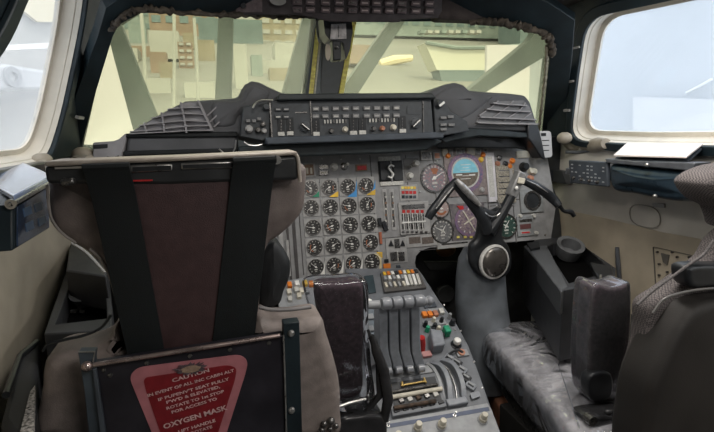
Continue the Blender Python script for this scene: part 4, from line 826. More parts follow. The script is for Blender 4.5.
# ================================================================ CONTROL COLUMN (first officer)
cc = thing('control_column', 'right hand control column with black horned wheel and domed steel hub', 'control column', (.85, 1.42, 0))
colm = mat('column_grey', (.17, .187, .205), .36, 0, .12, 20)
def ringell(c, a, b, ax, n=20): return [V(c)+V((a*math.cos(2*math.pi*i/n), b*math.sin(2*math.pi*i/n), 0)) for i in range(n)]
CY = 1.42
def cpt(x, y, Y=CY): return yp(Y).at(x, y)
m = MB(); rs = []
for (xl, xr, y, b) in [(464, 499, 246, .02), (459, 502, 256, .045), (457, 503.5, 275, .06), (456.5, 505, 300, .065), (459, 508, 325, .07), (462, 511, 352, .075), (465, 514, 385, .075)]:
    a = cpt(xl, y); c = cpt(xr, y); rs.append([V(((a.x+c.x)/2+(c.x-a.x)/2*math.cos(t), CY+b*math.sin(t), (a.z+c.z)/2)) for t in [2*math.pi*i/24 for i in range(24)]])
m.loft(rs); m.build('column', colm, cc, smooth=60)

HP = yp(1.34)
m = MB(); pts = cat([HP.at(x, y) for x, y in [(469, 258), (470, 246), (476, 238), (478.5, 222), (477, 212), (484, 208), (492, 211), (499, 208), (505, 214), (503, 226), (502, 238), (508, 247), (511, 260), (509, 272), (500, 280), (489, 281), (478, 277), (471, 268)]], 3); m.puffy([p+V((.008, 0, 0)) for p in pts], HP.n, .035, .014, .004); m.build('wheel_boss', blk2, cc, smooth=60)
hb = HP.at(493, 261.5, .006); K = HP.sc(490, 262)
m = MB(); m.lathe(hb, HP.n+V((.10, 0, .05)), [(.001, 0), (17*K, 0), (17.6*K, .006), (17*K, .011), (15.4*K, .013), (15*K, .010), (.001, .010)], 36); m.build('hub_ring', mat('pale_hub_ring', (.62, .61, .58), .35, .2, .1, 60), cc, smooth=40)
m = MB(); prof = [(15.2*K*math.cos(t), .009+.017*math.sin(t)) for t in [math.pi/2*i/8 for i in range(9)]]; m.lathe(hb, HP.n+V((.10, 0, .05)), [(.001, .0)]+prof, 32); m.build('hub_cap', mat('bronzed_steel', (.13, .12, .11), .30, .7, .1, 60), cc, smooth=60)
def tb(pts, r, mt, nm, par, Y=1.33, n=12, sub=5):
    q = cat([V(yp(p[2] if len(p) > 2 else Y).at(p[0], p[1])) for p in pts], sub, closed=False)
    if isinstance(r, (list, tuple)):
        rr = []
        for i in range(len(q)): t = i/(len(q)-1)*(len(r)-1); k = min(int(t), len(r)-2); rr.append(r[k]*(1-(t-k))+r[k+1]*(t-k))
    else: rr = r
    m = MB(); m.tube(q, rr, n); return m.build(nm, mt, par, smooth=60)
# left horn: arm up to the block, then the grip falling outward
tb([(488, 232), (482, 217), (470, 201), (459, 188), (455, 184)], [.020, .018, .016, .014, .013], blk2, 'horn_arm', cc)
lp = tb([(456, 180, 1.315), (463, 187, 1.31), (472, 197, 1.31), (480, 205.5, 1.312)], [.0075, .011, .0105, .006], mat('worn_metal', (.46, .45, .44), .3, .6, .25, 60), 'horn_face_plate', cc, n=8)
g = tb([(457, 181), (449, 189), (440, 201), (431, 213), (428, 218.5)], [.013, .0145, .014, .0145, .012], blk2, 'hand_grip', cc)
tb([(453, 187, 1.316), (445, 197, 1.314), (436, 209, 1.314)], [.002, .0035, .002], MC['worn_metal'], 'grip_strip', cc, n=8)
# right horn
tb([(489, 232), (497, 221), (505, 208), (513, 192), (520, 176)], [.020, .018, .016, .015, .014], blk2, 'horn_arm', cc)
m = MB(); hp = yp(1.315); m.ppoly(hp, [(520, 170.5), (527, 174), (517, 199), (509.5, 195)], 0, .03); o = m.build('switch_block', mat('switch_block_grey', (.27, .27, .27), .4, .3, .15, 60), cc, bevel=.004)
m = MB(); m.ppoly(hp, [(518, 177), (524.5, 178.5), (523, 184), (516.5, 183)], .007, -.001); m.build('trim_switch', cream, cc, bevel=.002)
m = MB(); m.sph(hp.at(516.5, 188, .006), .006, 1, .6, 1); m.build('trim_button', white, cc)
tb([(522, 180), (532, 184.5), (543, 191), (553, 199, 1.325), (559, 206, 1.31)], [.012, .0145, .015, .0155, .012], blk2, 'hand_grip', cc)
tb([(527, 180.4, 1.318), (537, 185.3, 1.316), (548, 192.5, 1.314)], [.001, .0028, .001], MC['worn_metal'], 'grip_strip', cc, n=8)
tb([(559, 205), (564, 211), (571, 212), (574, 216)], [.007, .006, .009, .007], blk2, 'grip_lead', cc, n=8)
tb([(497, 200), (501, 210), (498, 215)], .003, steel, 'boss_rail', cc, n=8); tb([(485, 213, 1.318), (490, 216, 1.316), (496, 216, 1.316), (500, 213, 1.318)], .0022, steel, 'boss_edge', cc, n=6)
# ================================================================ CAPTAIN'S SEAT
cs = thing('captain_seat', 'left pilot seat seen from behind with brown leather back and two wide black straps', 'seat', (-.06, .95, 0))
S = yp(.80)
def puff(pl, pts, n, depth, rnd, dome, nm, mt, par, h=0, sub=4, smooth=60):
    """padded slab between a near and a far plane: the edges that turn to the cockpit's far end are measured on its far face"""
    xs_ = [p[0] for p in pts]; ys_ = [p[1] for p in pts]; cx = (max(xs_)+min(xs_))/2; cy = (max(ys_)+min(ys_))/2; ex = (max(xs_)-min(xs_))/2; ey = (max(ys_)-min(ys_))/2; q = []
    sm = lambda t: (lambda u: u*u*(3-2*u))(max(0, min(1, t*.6+.5)))
    for x, y in pts:
        a = pl.at(x, y, h); b = pl.at(x, y, h-depth*.8); p = a.copy()
        wx = sm((x-cx)/ex*(1 if 215 > cx else -1)); wz = sm((y-cy)/ey*(1 if 130 > cy else -1))
        p.x = a.x*(1-wx)+b.x*wx; p.z = a.z*(1-wz)+b.z*wz
        q.append(p)
    if sub: q = cat(q, sub)
    m = MB(); m.puffy(q, n or pl.n, depth, rnd, dome); return m.build(nm, mt, par, smooth=smooth)
ub = [(46, 172), (45.5, 185), (46, 200), (49, 216), (56, 229), (68, 238), (85, 248), (100, 263), (110, 285), (118, 312), (124, 375), (170, 380), (240, 375), (254, 340), (258, 300), (260, 262), (266, 240), (276, 232), (290, 219), (299, 205), (301, 188), (299, 163), (240, 163), (170, 166), (100, 169)]
puff(S, ub, None, .07, .018, .010, 'backrest', mat('ear_leather', (.17, .14, .13), .5, 0, .12, 50, .35, 500), cs, -.006)
puff(S, [(125, 180), (235, 176), (226, 378), (150, 382)], None, .03, .008, .004, 'back_panel', leather, cs, .026, sub=3)
tb_ = lambda *a, **k: tb(*a, **k)
o = tb([(90, 249, .795), (100, 258, .79), (110, 276, .785), (117, 300, .78)], .0028, mat('cream_piping', (.26, .235, .22), .5), 'piping', cs, n=8)
tb([(47, 185, .785), (48.5, 205, .785), (52, 220, .785), (62, 233, .79), (76, 243, .79)], .0022, MC['cream_piping'], 'piping', cs, n=6)
# head rail with beige edge, dark trough and slots
m = MB(); m.prism([S.at(x, y, .035) for x, y in [(44, 161.5), (170, 157), (297, 151), (298, 155), (170, 161.5), (44, 167)]], -S.n*.075); m.build('head_rail', mat('rail_beige', (.38, .335, .29), .4, 0, .12, 40), cs, bevel=.004)
m = MB(); m.prism([S.at(x, y, .030) for x, y in [(43, 166), (170, 161), (298, 155), (299, 180), (240, 182), (170, 185), (46, 184)]], -S.n*.05); m.build('head_trough', mat('trough_dark', (.030, .032, .034), .35, 0, .15, 30), cs, bevel=.006)
m = MB(); m.ppoly(S, [(133, 164), (174, 162.5), (174, 169), (134, 171)], .0335, -.030); m.ppoly(S, [(182, 162), (234, 160), (234, 166.5), (183, 168)], .0335, -.030); m.build('trough_slot', steel, cs, bevel=.002)
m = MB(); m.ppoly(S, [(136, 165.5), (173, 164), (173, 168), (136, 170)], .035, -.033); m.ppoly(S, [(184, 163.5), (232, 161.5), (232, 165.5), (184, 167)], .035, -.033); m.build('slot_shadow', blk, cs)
m = MB(); m.ppoly(S, [(134, 178), (155, 177.5), (155, 179), (134, 179.5)], .032, -.030); m.build('red_thread', red, cs)
m = MB(); m.ppoly(S, [(68, 176), (82, 175), (83, 182), (69, 183.5)], .045, -.03); m.build('latch', dsteel, cs, bevel=.004); m = MB(); m.ppoly(S, [(62, 165.5), (90, 164.5), (90, 166.5), (62, 167.5)], .034, -.033); m.build('trough_edge', steel, cs)
m = MB(); m.cyl(S.at(277, 160, .03), S.at(277, 160, .04), .007, n=14); m.build('rail_bolt', steel, cs)
tb([(290, 152, .77), (297, 156, .77), (299, 170, .77), (300, 182, .77)], .003, MC['rail_beige'], 'rail_end', cs, n=8)
# wide shoulder straps
for px in ([(83, 168), (130, 166), (169, 380), (133, 384)], [(233, 161), (276, 159), (251, 372), (209, 375)]):
    a = [S.at(x, y, .038) for x, y in px]; n_ = 14; m = MB(); rs = []
    for k in range(n_+1):
        t = k/n_; l = a[0].lerp(a[3], t); r = a[1].lerp(a[2], t); b = -S.n*.012*math.sin(min(1, t*6)*math.pi/2) + S.n*.006
        rs.append([l+b, l.lerp(r, .5)+b+S.n*.002, r+b, r+b-S.n*.003, l+b-S.n*.003])
    m.loft(rs); m.build('shoulder_strap', web, cs, bevel=.0005)
    m = MB(); m.tube([a[0]+S.n*.002, a[1]+S.n*.002], .006, 8); m.build('strap_roll', web, cs)
# dark inner bolster showing at the right of the waist
puff(yp(.86), [(266, 236), (274, 234), (284, 243), (291, 256), (290.5, 275), (285, 292), (280, 306), (262, 312), (254, 300), (255, 250)], None, .08, .02, .004, 'side_bolster', blk, cs)
# lower back shell
lb = [(40, 440), (38, 380), (39, 353), (44, 344), (60, 338), (84, 335), (103, 326), (114, 312), (124, 330), (160, 346), (215, 342), (244, 326), (250, 310), (257, 303.5), (268, 307), (290, 307), (308, 304), (315, 306), (319, 320), (326, 345), (332, 380), (333, 410), (330, 440)]
LB = yp(.785)
puff(LB, lb, None, .10, .022, 0, 'lower_shell', leath2, cs)
tb([(43, 351, .772), (48, 344.5, .770), (66, 339.5, .770), (85, 335, .770), (101, 327.5, .770), (111, 315, .772)], .0022, blk, 'piping', cs, n=6)
tb([(259, 307, .770), (270, 309.5, .768), (290, 309.5, .768), (311, 307, .770)], .0035, mat('grey_piping', (.2, .19, .19), .4), 'piping', cs, n=8)
# seat pan and legs (below the frame)
m = MB(); m.bb((-.22, .84, .50), (.11, 1.25, .60)); m.build('seat_cushion', cush, cs, bevel=.02, seg=3)
for x in (-.22, .08): m = MB(); m.bb((x-.02, .85, .0), (x+.02, 1.2, .50)); m.build('leg', dsteel, cs, bevel=.003)
# oxygen mask locker plate behind the seat back
OX = Pl((-.05, .735, .95), (0, -1, 0))
ox = [(93, 365), (284, 335), (286, 440), (108, 455)]
m = MB(); m.ppoly(OX, ox, 0, .02); m.build('locker_plate', plate, cs, bevel=.002)
m = MB(); m.cyl(OX.at(93, 365, .006), OX.at(280, 335.5, .006), .0034, n=12); m.build('locker_rod', mat('copper_steel', (.50, .40, .37), .28, .8, .2, 30), cs)
m = MB(); m.ppoly(OX, [(93.5, 366), (97, 367), (110, 455), (104, 455)], .008, .0); m.build('left_flange', slate, cs, bevel=.001)
m = MB(); m.ppoly(OX, [(78, 352.5), (95, 352), (94, 362), (98, 375), (101, 445), (90, 445), (84, 390)], .0, .018); m.build('bracket', mat('slate_bracket', (.07, .09, .11), .4, .2, .15, 30), cs, bevel=.001)
tb([(78, 352, .733), (95, 351.5, .733), (93, 362, .733)], .0012, steel, 'bracket_edge', cs, n=6, sub=1)
m = MB(); p = OX.at(88, 364.5, .0); m.sph(p+OX.n*.006, .0075); m.build('bolt', mat('copper_steel', (.5, .4, .37), .28), cs)
m = MB(); m.ppoly(OX, [(283, 323), (299, 321), (302, 440), (286, 440)], .004, .018); m.build('bracket', teal, cs, bevel=.001)
tb([(283.4, 335, .728), (285, 380, .728), (286.5, 436, .728)], .0014, steel, 'bracket_edge', cs, n=6, sub=1)
for x, y in [(291, 333), (291.5, 410)]: m = MB(); m.lathe(OX.at(x, y, .004), OX.n, [(.0055, 0), (.0055, .002), (.004, .005), (.0001, .006)], 14); m.build('bolt', steel, cs)
for x, y in [(147, 363), (190, 356), (230, 349.5), (269, 343), (110, 375), (104, 370)]: m = MB(); m.lathe(OX.at(x, y, .0), OX.n, [(.0035, 0), (.003, .002), (.0001, .003)], 10); m.build('rivet', dsteel, cs)
# the placard: pink border, red field, pale lettering
bo = rpoly([OX.at(x, y, .0015) for x, y in [(129, 377), (137, 367.5), (240, 354.5), (248, 361), (246, 372), (218, 460), (163, 460)]], .012, 5)
m = MB(); m.prism(bo, -OX.n*.0014); pk = m.build('placard_border', pinkm, cs)
rd = rpoly([OX.at(x, y, .0022) for x, y in [(143, 378), (228, 365), (237, 368), (235, 380), (211, 455), (168, 455), (146, 391)]], .008, 5)
m = MB(); m.prism(rd, -OX.n*.0006); m.build('placard_field', redm, pk)
m = MB(); rt = math.atan2(13*.8, 95*.8)+.02
for s_, x, y, h, w_ in [('CAUTION', 191, 374.6, 4.0, 36), ('IN EVENT OF ALL INC CABIN ALT', 191.6, 382.0, 3.1, 84), ("IF PUPENV'T SEAT FULLY", 194, 388.4, 3.1, 69), ("F'W'D & ELEVATED,", 193.5, 393.7, 3.1, 52), ('ROTATE TO 1st STOP', 195.5, 399, 3.1, 56), ('FOR ACCESS TO', 194.5, 404.6, 3.1, 44),
                       ('OXYGEN MASK', 195.5, 416.2, 5.4, 62), ('LIFT HANDLE', 197, 425.2, 3.3, 36), ('TO ROTATE', 197, 430.5, 3.1, 30)]:
    text(m, s_, OX, x, y, h, .0028, rot=rt, wpx=w_)
m.build('placard_lettering', ink, pk)
m = MB(); pts = []
c0 = OX.at(191, 369, .0045); kx = OX.sc(191, 369)
for i in range(44):
    t = 2*math.pi*i/44; r = (1+.28*math.sin(i*2.9)+.15*math.sin(i*1.3))*kx; pts.append(c0+OX.u*r*13*math.cos(t)+OX.v*r*5.5*math.sin(t)+OX.u*0)
m.prism(pts, -OX.n*.002); sc_ = m.build('peeling_scab', mat('scab_purple', (.10, .07, .08), .7, 0, .3, 80), cs)
m = MB(); m.prism([c0+OX.n*.0008+OX.u*kx*(9+1.2*math.sin(i*1.9))*math.cos(2*math.pi*i/24)+OX.v*kx*3.6*math.sin(2*math.pi*i/24) for i in range(24)], -OX.n*.001); m.build('adhesive_patch', mat('old_glue', (.30, .21, .15), .7, 0, .25, 120), sc_)
# folded armrest in clear wrap
AR = yp(.90)
puff(AR, [(313, 282), (320, 278), (340, 277), (358, 275.5), (364, 279), (364.5, 320), (364, 360), (362, 395), (340, 402), (334, 398), (330, 360), (318, 320)], None, .05, .014, .004, 'armrest', purple, cs)
puff(AR, [(303, 281), (312, 276), (340, 274.5), (360, 272.5), (368.5, 276), (369, 320), (372, 360), (374, 410), (345, 414), (333, 410), (326, 360), (312, 320)], None, .062, .008, .0, 'armrest_wrap', film3, cs, h=.006)
m = MB(); m.tube([yp(.89).at(x, y) for x, y in [(372, 335), (376, 350), (384, 372), (388, 400), (384, 420)]], [.004, .010, .012, .012, .010], 8); m.tube([yp(.90).at(x, y) for x, y in [(368, 330), (378, 360), (380, 395), (360, 418)]], [.003, .006, .008, .006], 8); m.build('hinge_arm', mat('glossy_black', (.03, .03, .032), .22, 0, .2, 30), cs, smooth=60)
puff(yp(.88), [(334, 404), (350, 400), (382, 398), (388, 412), (384, 445), (330, 445)], None, .08, .01, .0, 'hinge_cover', MC['glossy_black'], cs)
tb([(336, 408, .84), (350, 403, .84), (366, 399, .84)], .003, steel, 'hinge_pin', cs, n=6)
for x, y, r in [(324, 424, .006), (331, 421, .007), (336, 426, .005), (330, 429, .005), (322, 430, .006)]: m = MB(); m.sph(yp(.78).at(x, y), r); m.build('adjuster_knob', dsteel, cs)
# ================================================================ FIRST OFFICER'S SEAT
fs = thing('first_officer_seat', 'right pilot seat with clear plastic over its grey cushion and raised armrest', 'seat', (.95, 1.0, 0))
def Z(x, y, z): return zp(z).at(x, y)
top = [Z(484, 334, .62), Z(487, 326, .62), Z(500, 321.5, .62), Z(530, 319, .62), Z(556, 320, .62), V((1.12, 1.22, .62)), V((1.15, .80, .62)), V((.72, .80, .62)), Z(548, 404, .62), Z(512, 365, .62)]
top = cat(top, 5); nz = V((0, 0, 1))
m = MB(); m.puffy(top, nz, .11, .035, .018); m.build('seat_cushion', cush, fs, smooth=60)
m = MB(); c_ = sum(top, V())/len(top); m.puffy([c_+(p-c_)*1.012+nz*.003 for p in top], nz, .118, .036, .020); m.build('cushion_wrap', film, fs, smooth=60)
m = MB(); q = [V((.735, .80, .50)), V((.82, 1.28, .50)), V((1.12, 1.22, .50)), V((1.15, .80, .50))]; m.prism(q, V((0, 0, -.05))); m.build('seat_pan', dsteel, fs, bevel=.01)
m = MB(); m.tube([Z(525, 386, .46), Z(545, 405, .46), Z(565, 425, .46), Z(580, 445, .46)], .012, 8); m.build('seat_rail', rust, fs)
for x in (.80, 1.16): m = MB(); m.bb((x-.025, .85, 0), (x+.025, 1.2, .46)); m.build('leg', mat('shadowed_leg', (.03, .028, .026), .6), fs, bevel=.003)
A2 = yp(.88)
puff(A2, [(581, 284), (586, 279), (600, 280.5), (618, 279), (629, 276), (630.5, 282), (629, 330), (620, 385), (614, 402), (590, 405), (578, 395), (577, 340)], None, .055, .012, .004, 'armrest', purple, fs)
puff(A2, [(577, 283), (581, 277), (600, 279.5), (620, 277), (631, 273.5), (633, 280), (632, 330), (624, 385), (618, 408), (588, 412), (574, 398), (573, 345)], None, .066, .008, 0, 'armrest_wrap', film2, fs, h=.005)
puff(yp(.865), [(583, 372), (612, 368), (611, 398), (584, 402)], None, .03, .006, 0, 'armrest_socket', blk2, fs)
B = yp(.64)
bk = [(612, 460), (616, 420), (621, 385), (628, 362), (636, 342), (643, 326), (651, 311), (662, 297), (680, 290), (700, 287), (740, 284), (860, 270), (980, 300), (980, 520), (612, 520)]
puff(B, bk, None, .09, .02, .006, 'backrest', mat('dark_green_grey_leather', (.026, .023, .021), .6, 0, .2, 8, .2, 400), fs)
tb([(653, 313, .622), (663, 300, .622), (681, 293, .622), (701, 289.5, .622), (741, 286.5, .622)], .0024, mat('grey_edge', (.10, .095, .09), .35, 0, .1, 40, coat=.4), 'piping', fs, n=8)
puff(yp(.66), [(672, 268), (680, 263), (720, 262), (860, 240), (860, 300), (700, 290), (676, 290)], None, .04, .01, 0, 'shoulder_bolster', blk2, fs)
for x, y, r in [(608, 412, .010), (622, 408, .008), (630, 412, .009), (616, 416, .008), (636, 407, .007)]: m = MB(); m.sph(yp(.80).at(x, y), r, 1, 1, .8); m.build('adjuster_knob', MC['glossy_black'], fs)
puff(yp(.82), [(575, 410), (600, 404), (640, 402), (648, 440), (590, 445)], None, .06, .01, 0, 'hinge_cover', MC['glossy_black'], fs)
m = MB(); m.pring(yp(.80), 590, 419, 3, 5, .01, .01); m.build('recline_ring', dsteel, fs)
# tweed draped over the seat shoulder
tw = thing('draped_tweed', 'grey checked woven cloth draped over the top of the right seat', 'cloth', (.85, .70, .9))
puff(yp(.70), [(677, 183), (682, 174), (694, 168), (712, 163.5), (740, 162), (800, 165), (800, 235), (716, 236), (711, 228), (704, 214), (692, 207), (683, 198)], None, .10, .022, .012, 'bunched_end', tweed, tw)
puff(yp(.69), [(716, 236), (704, 253), (690, 263), (676, 273), (653, 289), (634, 304), (632, 330), (627, 360), (620, 385), (626, 395), (642, 360), (652, 325), (664, 302), (700, 292), (800, 285), (800, 225), (740, 222)], None, .05, .014, .004, 'hanging_fold', tweed, tw)
tb([(714, 240, .668), (704, 254, .668), (690, 264, .668), (676, 274, .668), (654, 290, .668), (637, 305, .668)], .0026, mat('fold_edge', (.12, .11, .11), .8, 0, .3, 300), 'fold_edge', tw, n=8)
# ================================================================ LEFT SIDE
bx = thing('side_instrument_box', 'navy glazed instrument box with shiny pale blue lid by the left window', 'instrument box', (-.35, 1.1, .95))
XB = xp(-.27)
c1 = XB.at(13, 205); c2 = XB.at(48, 184); c3 = XB.at(49, 229); c4 = XB.at(13, 251)
m = MB(); m.prism([c1, c2, c3, c4], V((-.13, 0, 0))); m.build('case', teal, bx, bevel=.003)
m = MB(); i_ = lambda a, t: a.lerp((c1+c2+c3+c4)/4, t); m.prism([i_(p, .12)+V((.001, 0, 0)) for p in (c1, c2, c3, c4)], V((.002, 0, 0))); m.build('side_glass', bluegl, bx)
lz = (c1.z+c2.z)/2+.004
LA = xp(-.385); m = MB(); m.prism([c1+V((.006, -.01, .006)), c2+V((.006, .01, .006)), LA.at(24, 166), LA.at(-14, 186)], V((0, 0, .008))); m.build('lid', bluelid, bx, bevel=.002)
m = MB(); m.tube([c1+V((.006, -.012, .004)), c2+V((.006, .012, .004))], .0035, 8); m.build('lid_edge', steel, bx)
m = MB(); m.bb((-.40, c1.y-.004, c4.z+.01), (-.285, c1.y-.001, lz-.012)); m.build('end_glass', bluegl, bx)
m = MB(); p = V((-.265, c1.y-.005, c1.z-.01)); m.pring(yp(c1.y-.006), 11, 204, 2.5, 5, .003, .002); m.pring(yp(c1.y-.006), 11, 204, 0.2, 1.4, .006, .002); m.build('corner_boss', steel, bx)
for i, (a, b) in enumerate([(.3, .3), (.6, .35), (.35, .65), (.7, .7)]):
    p = c1.lerp(c2, a).lerp(c4.lerp(c3, a), b)+V((.0035, 0, 0)); m = MB(); m.box(p, .001, .03, .012); m.build('faint_reading', mat('faint_reading_blue', (.10, .16, .26), .3), bx)
sl = MB(); sl.bb((-.46, .2, 1.212), (-.385, 1.72, 1.236)); struct(sl.build('trim_10', blk2, bevel=.004))
vt = thing('air_vent', 'beige ball air nozzle at the front corner of the left window', 'air nozzle', S.at(80, 158))
m = MB(); m.sph(yp(1.55).at(83, 154), .026, 1.15, 1, .8); m.build('ball', oldb, vt); m = MB(); m.tube([yp(1.5).at(76, 160), yp(1.45).at(90, 160)], .014, 10); m.build('nozzle_base', oldb, vt)
m = MB(); m.sph(yp(1.35).at(42, 161), .02, 1.2, 1.2, 1); m.tube([yp(1.35).at(38, 163), yp(1.3).at(50, 168)], .013, 10); m.build('beige_lever', oldb, None, label='beige knobbed lever on the sill beneath the left window', category='lever')
# left console with cup tray
def console(nm, label, top_px, z, hole_px, par_loc, depth, extra):
    t = thing(nm, label, 'console', par_loc); cm = mat('console_grey', (.036, .038, .042), .5, 0, .15, 30, .1, 200)
    a = [Z(x, y, z) for x, y in hole_px]; b = [Z(x, y, z) for x, y in top_px]
    for p in a: p.x = max(-.395, min(1.29, p.x))
    for p in b: p.x = max(-.405, min(1.30, p.x))
    m = MB(); m.ring(a, b, V((0, 0, -.06))); m.build('tray_rim', cm, t, bevel=.003)
    m = MB(); m.prism([p-V((0, 0, .055)) for p in b], V((0, 0, -.15 if par_loc[0] > .5 else -.22))); m.build('console_body', cm, t, bevel=.003)
    cxx = sum(p.x for p in b)/len(b); wx = -.405 if cxx < .4 else 1.305; m = MB(); m.bb((wx, min(p.y for p in b), 0), (wx+(.12 if cxx < .4 else -.12), max(p.y for p in b), z-.20)); m.build('console_foot', cm, t, bevel=.003)
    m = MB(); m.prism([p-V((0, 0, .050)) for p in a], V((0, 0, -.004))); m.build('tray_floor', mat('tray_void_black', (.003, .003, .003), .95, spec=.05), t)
    return t
lc = console('side_console', 'dark grey console with cup ring at the left of the captain seat', [(44, 334), (66, 272), (108, 268), (112, 310), (112, 330)], .95, [(55, 324), (72, 279), (102, 275), (106, 300), (107, 318)], (-.28, 1.1, 0), .78, None)
def cupring(x, y, z, r0, r1, t, mt='console_grey', h=.05, ax=(-.1, -.5, 1)):
    c = Z(x, y, z); m = MB(); m.lathe(c, ax, [(r1*.8, -h), (r1, -.004), (r1, 0), (r0, 0), (r0*.9, -h*.8), (.0001, -h*.8)], 28); return m.build('cup_ring', mat('cup_grey', (.14, .145, .15), .4, 0, .1, 40), t, smooth=40)
cupring(83, 292, .945, .020, .030, lc, h=.028)
for i in range(7): m = MB(); p = Z(64+i*3+random.uniform(-1, 1), 309+random.uniform(-4, 4), .905); m.box(p, .010, .006, .006, Matrix.Rotation(random.random()*3, 3, 'Z')); m.build('broken_chip', panel2, lc)
m = MB(); m.prism([Z(x, y, 1.0) for x, y in [(70, 244), (78, 243), (108, 268), (106, 276), (66, 270)]], V((0, 0, -.08))); m.build('front_cover', MC['console_grey'], lc, bevel=.004)
tb([(72, 243, 1.15), (88, 254, 1.1), (105, 273, 1.05)], .003, panel2, 'cover_edge', lc, n=6)
m = MB(); m.prism([Z(x, y, .90) for x, y in [(18, 350), (38, 339), (37, 380), (34, 470), (0, 420)]], V((0, 0, -.90))); m.build('rear_shelf', MC['console_grey'], lc, bevel=.01)
m = MB(); m.prism([Z(x, y, .912) for x, y in [(18, 440), (30, 392), (35, 385), (33, 450), (18, 455)]], V((0, 0, -.01))); m.build('floor_cloth', mat('pale_speckled_cloth', (.40, .38, .36), .9, 0, .6, 200), None, label='pale speckled carpet strip beside the captain seat at lower left', category='carpet')
m = MB(); m.tube([Z(6, 395, .905), Z(20, 356, .905), Z(37, 342, .905)], .006, 8); m.build('edge_rail', blk2, lc)
# ================================================================ RIGHT SIDE
rcn = console('side_console', 'dark grey console with cup ring between the right control column and wall', [(524, 246), (540, 238), (581, 236), (616, 268), (614, 281), (563, 290)], .86, [(546, 247), (553, 243), (578, 241), (607, 267), (604, 273), (569, 283)], (1.15, 1.35, 0), .80, None)
cupring(571, 244.5, .875, .034, .048, rcn)
m = MB(); m.prism([Z(x, y, .862) for x, y in [(527, 247), (547, 245), (568, 286), (561, 291)]], V((0, 0, -.07))); m.build('sloping_face', mat('console_face_grey', (.085, .09, .096), .4, 0, .1, 30), rcn, bevel=.004)
m = MB(); m.prism([Z(x, y, .870) for x, y in [(527, 243), (539, 241), (540, 247), (531, 249)]], V((0, 0, -.01))); m.build('face_slot', blk, rcn)
puff(yp(1.12), [(560, 293), (575, 285), (592, 283), (610, 285), (612, 310), (590, 330), (575, 340), (556, 305)], None, .10, .02, .01, 'lower_moulding', mat('console_face_grey', (.085, .09, .096), .4), rcn)
m = MB(); m.prism([V((min(1.30, p.x), p.y, p.z)) for p in [Z(x, y, .872) for x, y in [(590, 262), (612, 266), (614, 279), (600, 281)]]], V((0, 0, -.02))); m.build('end_block', blk2, rcn, bevel=.003)
tb([(600, 282, 1.05), (601, 275, 1.06)], .003, steel, 'catch', rcn, n=6)
m = MB(); m.ppoly(yp(1.62), [(548, 196), (552, 184), (556, 195), (560, 215), (562, 240), (551, 242)], 0, .03); m.build('corner_cover', mat('dark_corner_grey', (.045, .048, .05), .5), rcn)
# sidewall ledge, switch box, navy pouch, pale card
RL = xp(1.30)
sb = thing('sidewall_switch_box', 'dark box of small white-marked switches on the right sidewall', 'switch box', RL.at(588, 185))
RS = xp(1.17)
m = MB(); m.ppoly(RS, [(568, 160), (607, 162), (607, 187), (570, 183)], 0, .015); m.build('case', slate, sb, bevel=.004)
m = MB()
for i in range(5):
    for j in range(9):
        if random.random() < .6: x = 572+j*3.9; y = 164.5+i*3.6+j*.4; m.prect(RS, x-.8, y-.6, x+1.1, y+.6, .0012)
m.build('switch_legends', mat('pale_legend', (.36, .38, .40), .5), sb)
for i in range(4): knob(RS, 574+i*8, 178+i*1.3, 1.5, .008, dsteel, sb)
lg = MB(); lg.prism([V((1.19, 1.02, 1.115)), V((1.19, 1.42, 1.115)), V((1.21, 1.50, 1.115)), V((1.305, 1.50, 1.14)), V((1.305, .6, 1.14)), V((1.19, .6, 1.115))], V((0, 0, .02))); lg.build('sidewall_ledge', mat('ledge_grey', (.12, .13, .145), .4, 0, .15, 30), label='grey ledge along the right sidewall below the window', category='ledge')
RC = xp(1.17)
pc = thing('map_pouch', 'navy vinyl map pouch on the right sidewall under the pale card', 'pouch', RC.at(650, 198))
q = cat([RC.at(x, y) for x, y in [(608, 166), (612, 163), (640, 167), (670, 170), (686, 171), (692, 176), (688, 190), (682, 200), (660, 199), (630, 193), (612, 190), (608, 180)]], 4)
m = MB(); m.puffy(q, V((-1, 0, .1)), .10, .02, .012); m.build('pouch_body', pouch, pc, smooth=60)
m = MB(); m.ppoly(RC, [(606, 158.5), (640, 161), (697, 162.5), (694, 171), (650, 167), (608, 163)], .006, .05); m.build('pouch_frame', mat('frame_steel', (.16, .17, .19), .35, .5), pc, bevel=.003)
for x, y in [(647, 165), (655, 196)]: m = MB(); m.sph(RC.at(x, y, .02), .006); m.build('snap', steel, pc)
tb([(694, 163, 1.10), (690, 172, 1.10), (681, 186, 1.08), (679, 196, 1.06)], .004, MC['grey_edge'], 'pouch_strap', pc, n=6)
m = MB(); a = [V((1.17, PX_[1], PX_[2])) for PX_ in []]
cz = [zp(1.165).at(x, y) for x, y in []]
k1, k2 = RC.at(613, 160.5), RC.at(686, 163); k3, k4 = xp(1.29).at(703, 145), xp(1.29).at(627, 144)
m = MB(); m.prism([k1+V((0, 0, .012)), k2+V((0, 0, .012)), k3, k4], V((0, 0, .005))); m.build('pale_card', paper, label='pale cream card lying on top of the navy map pouch', category='card', bevel=.001)
m = MB(); m.prism([k1-V((0, 0, .006)), k2-V((0, 0, .006)), k3-V((0, 0, .012)), k4-V((0, 0, .012))], V((0, 0, .006))); m.build('pouch_lid', slate, pc)
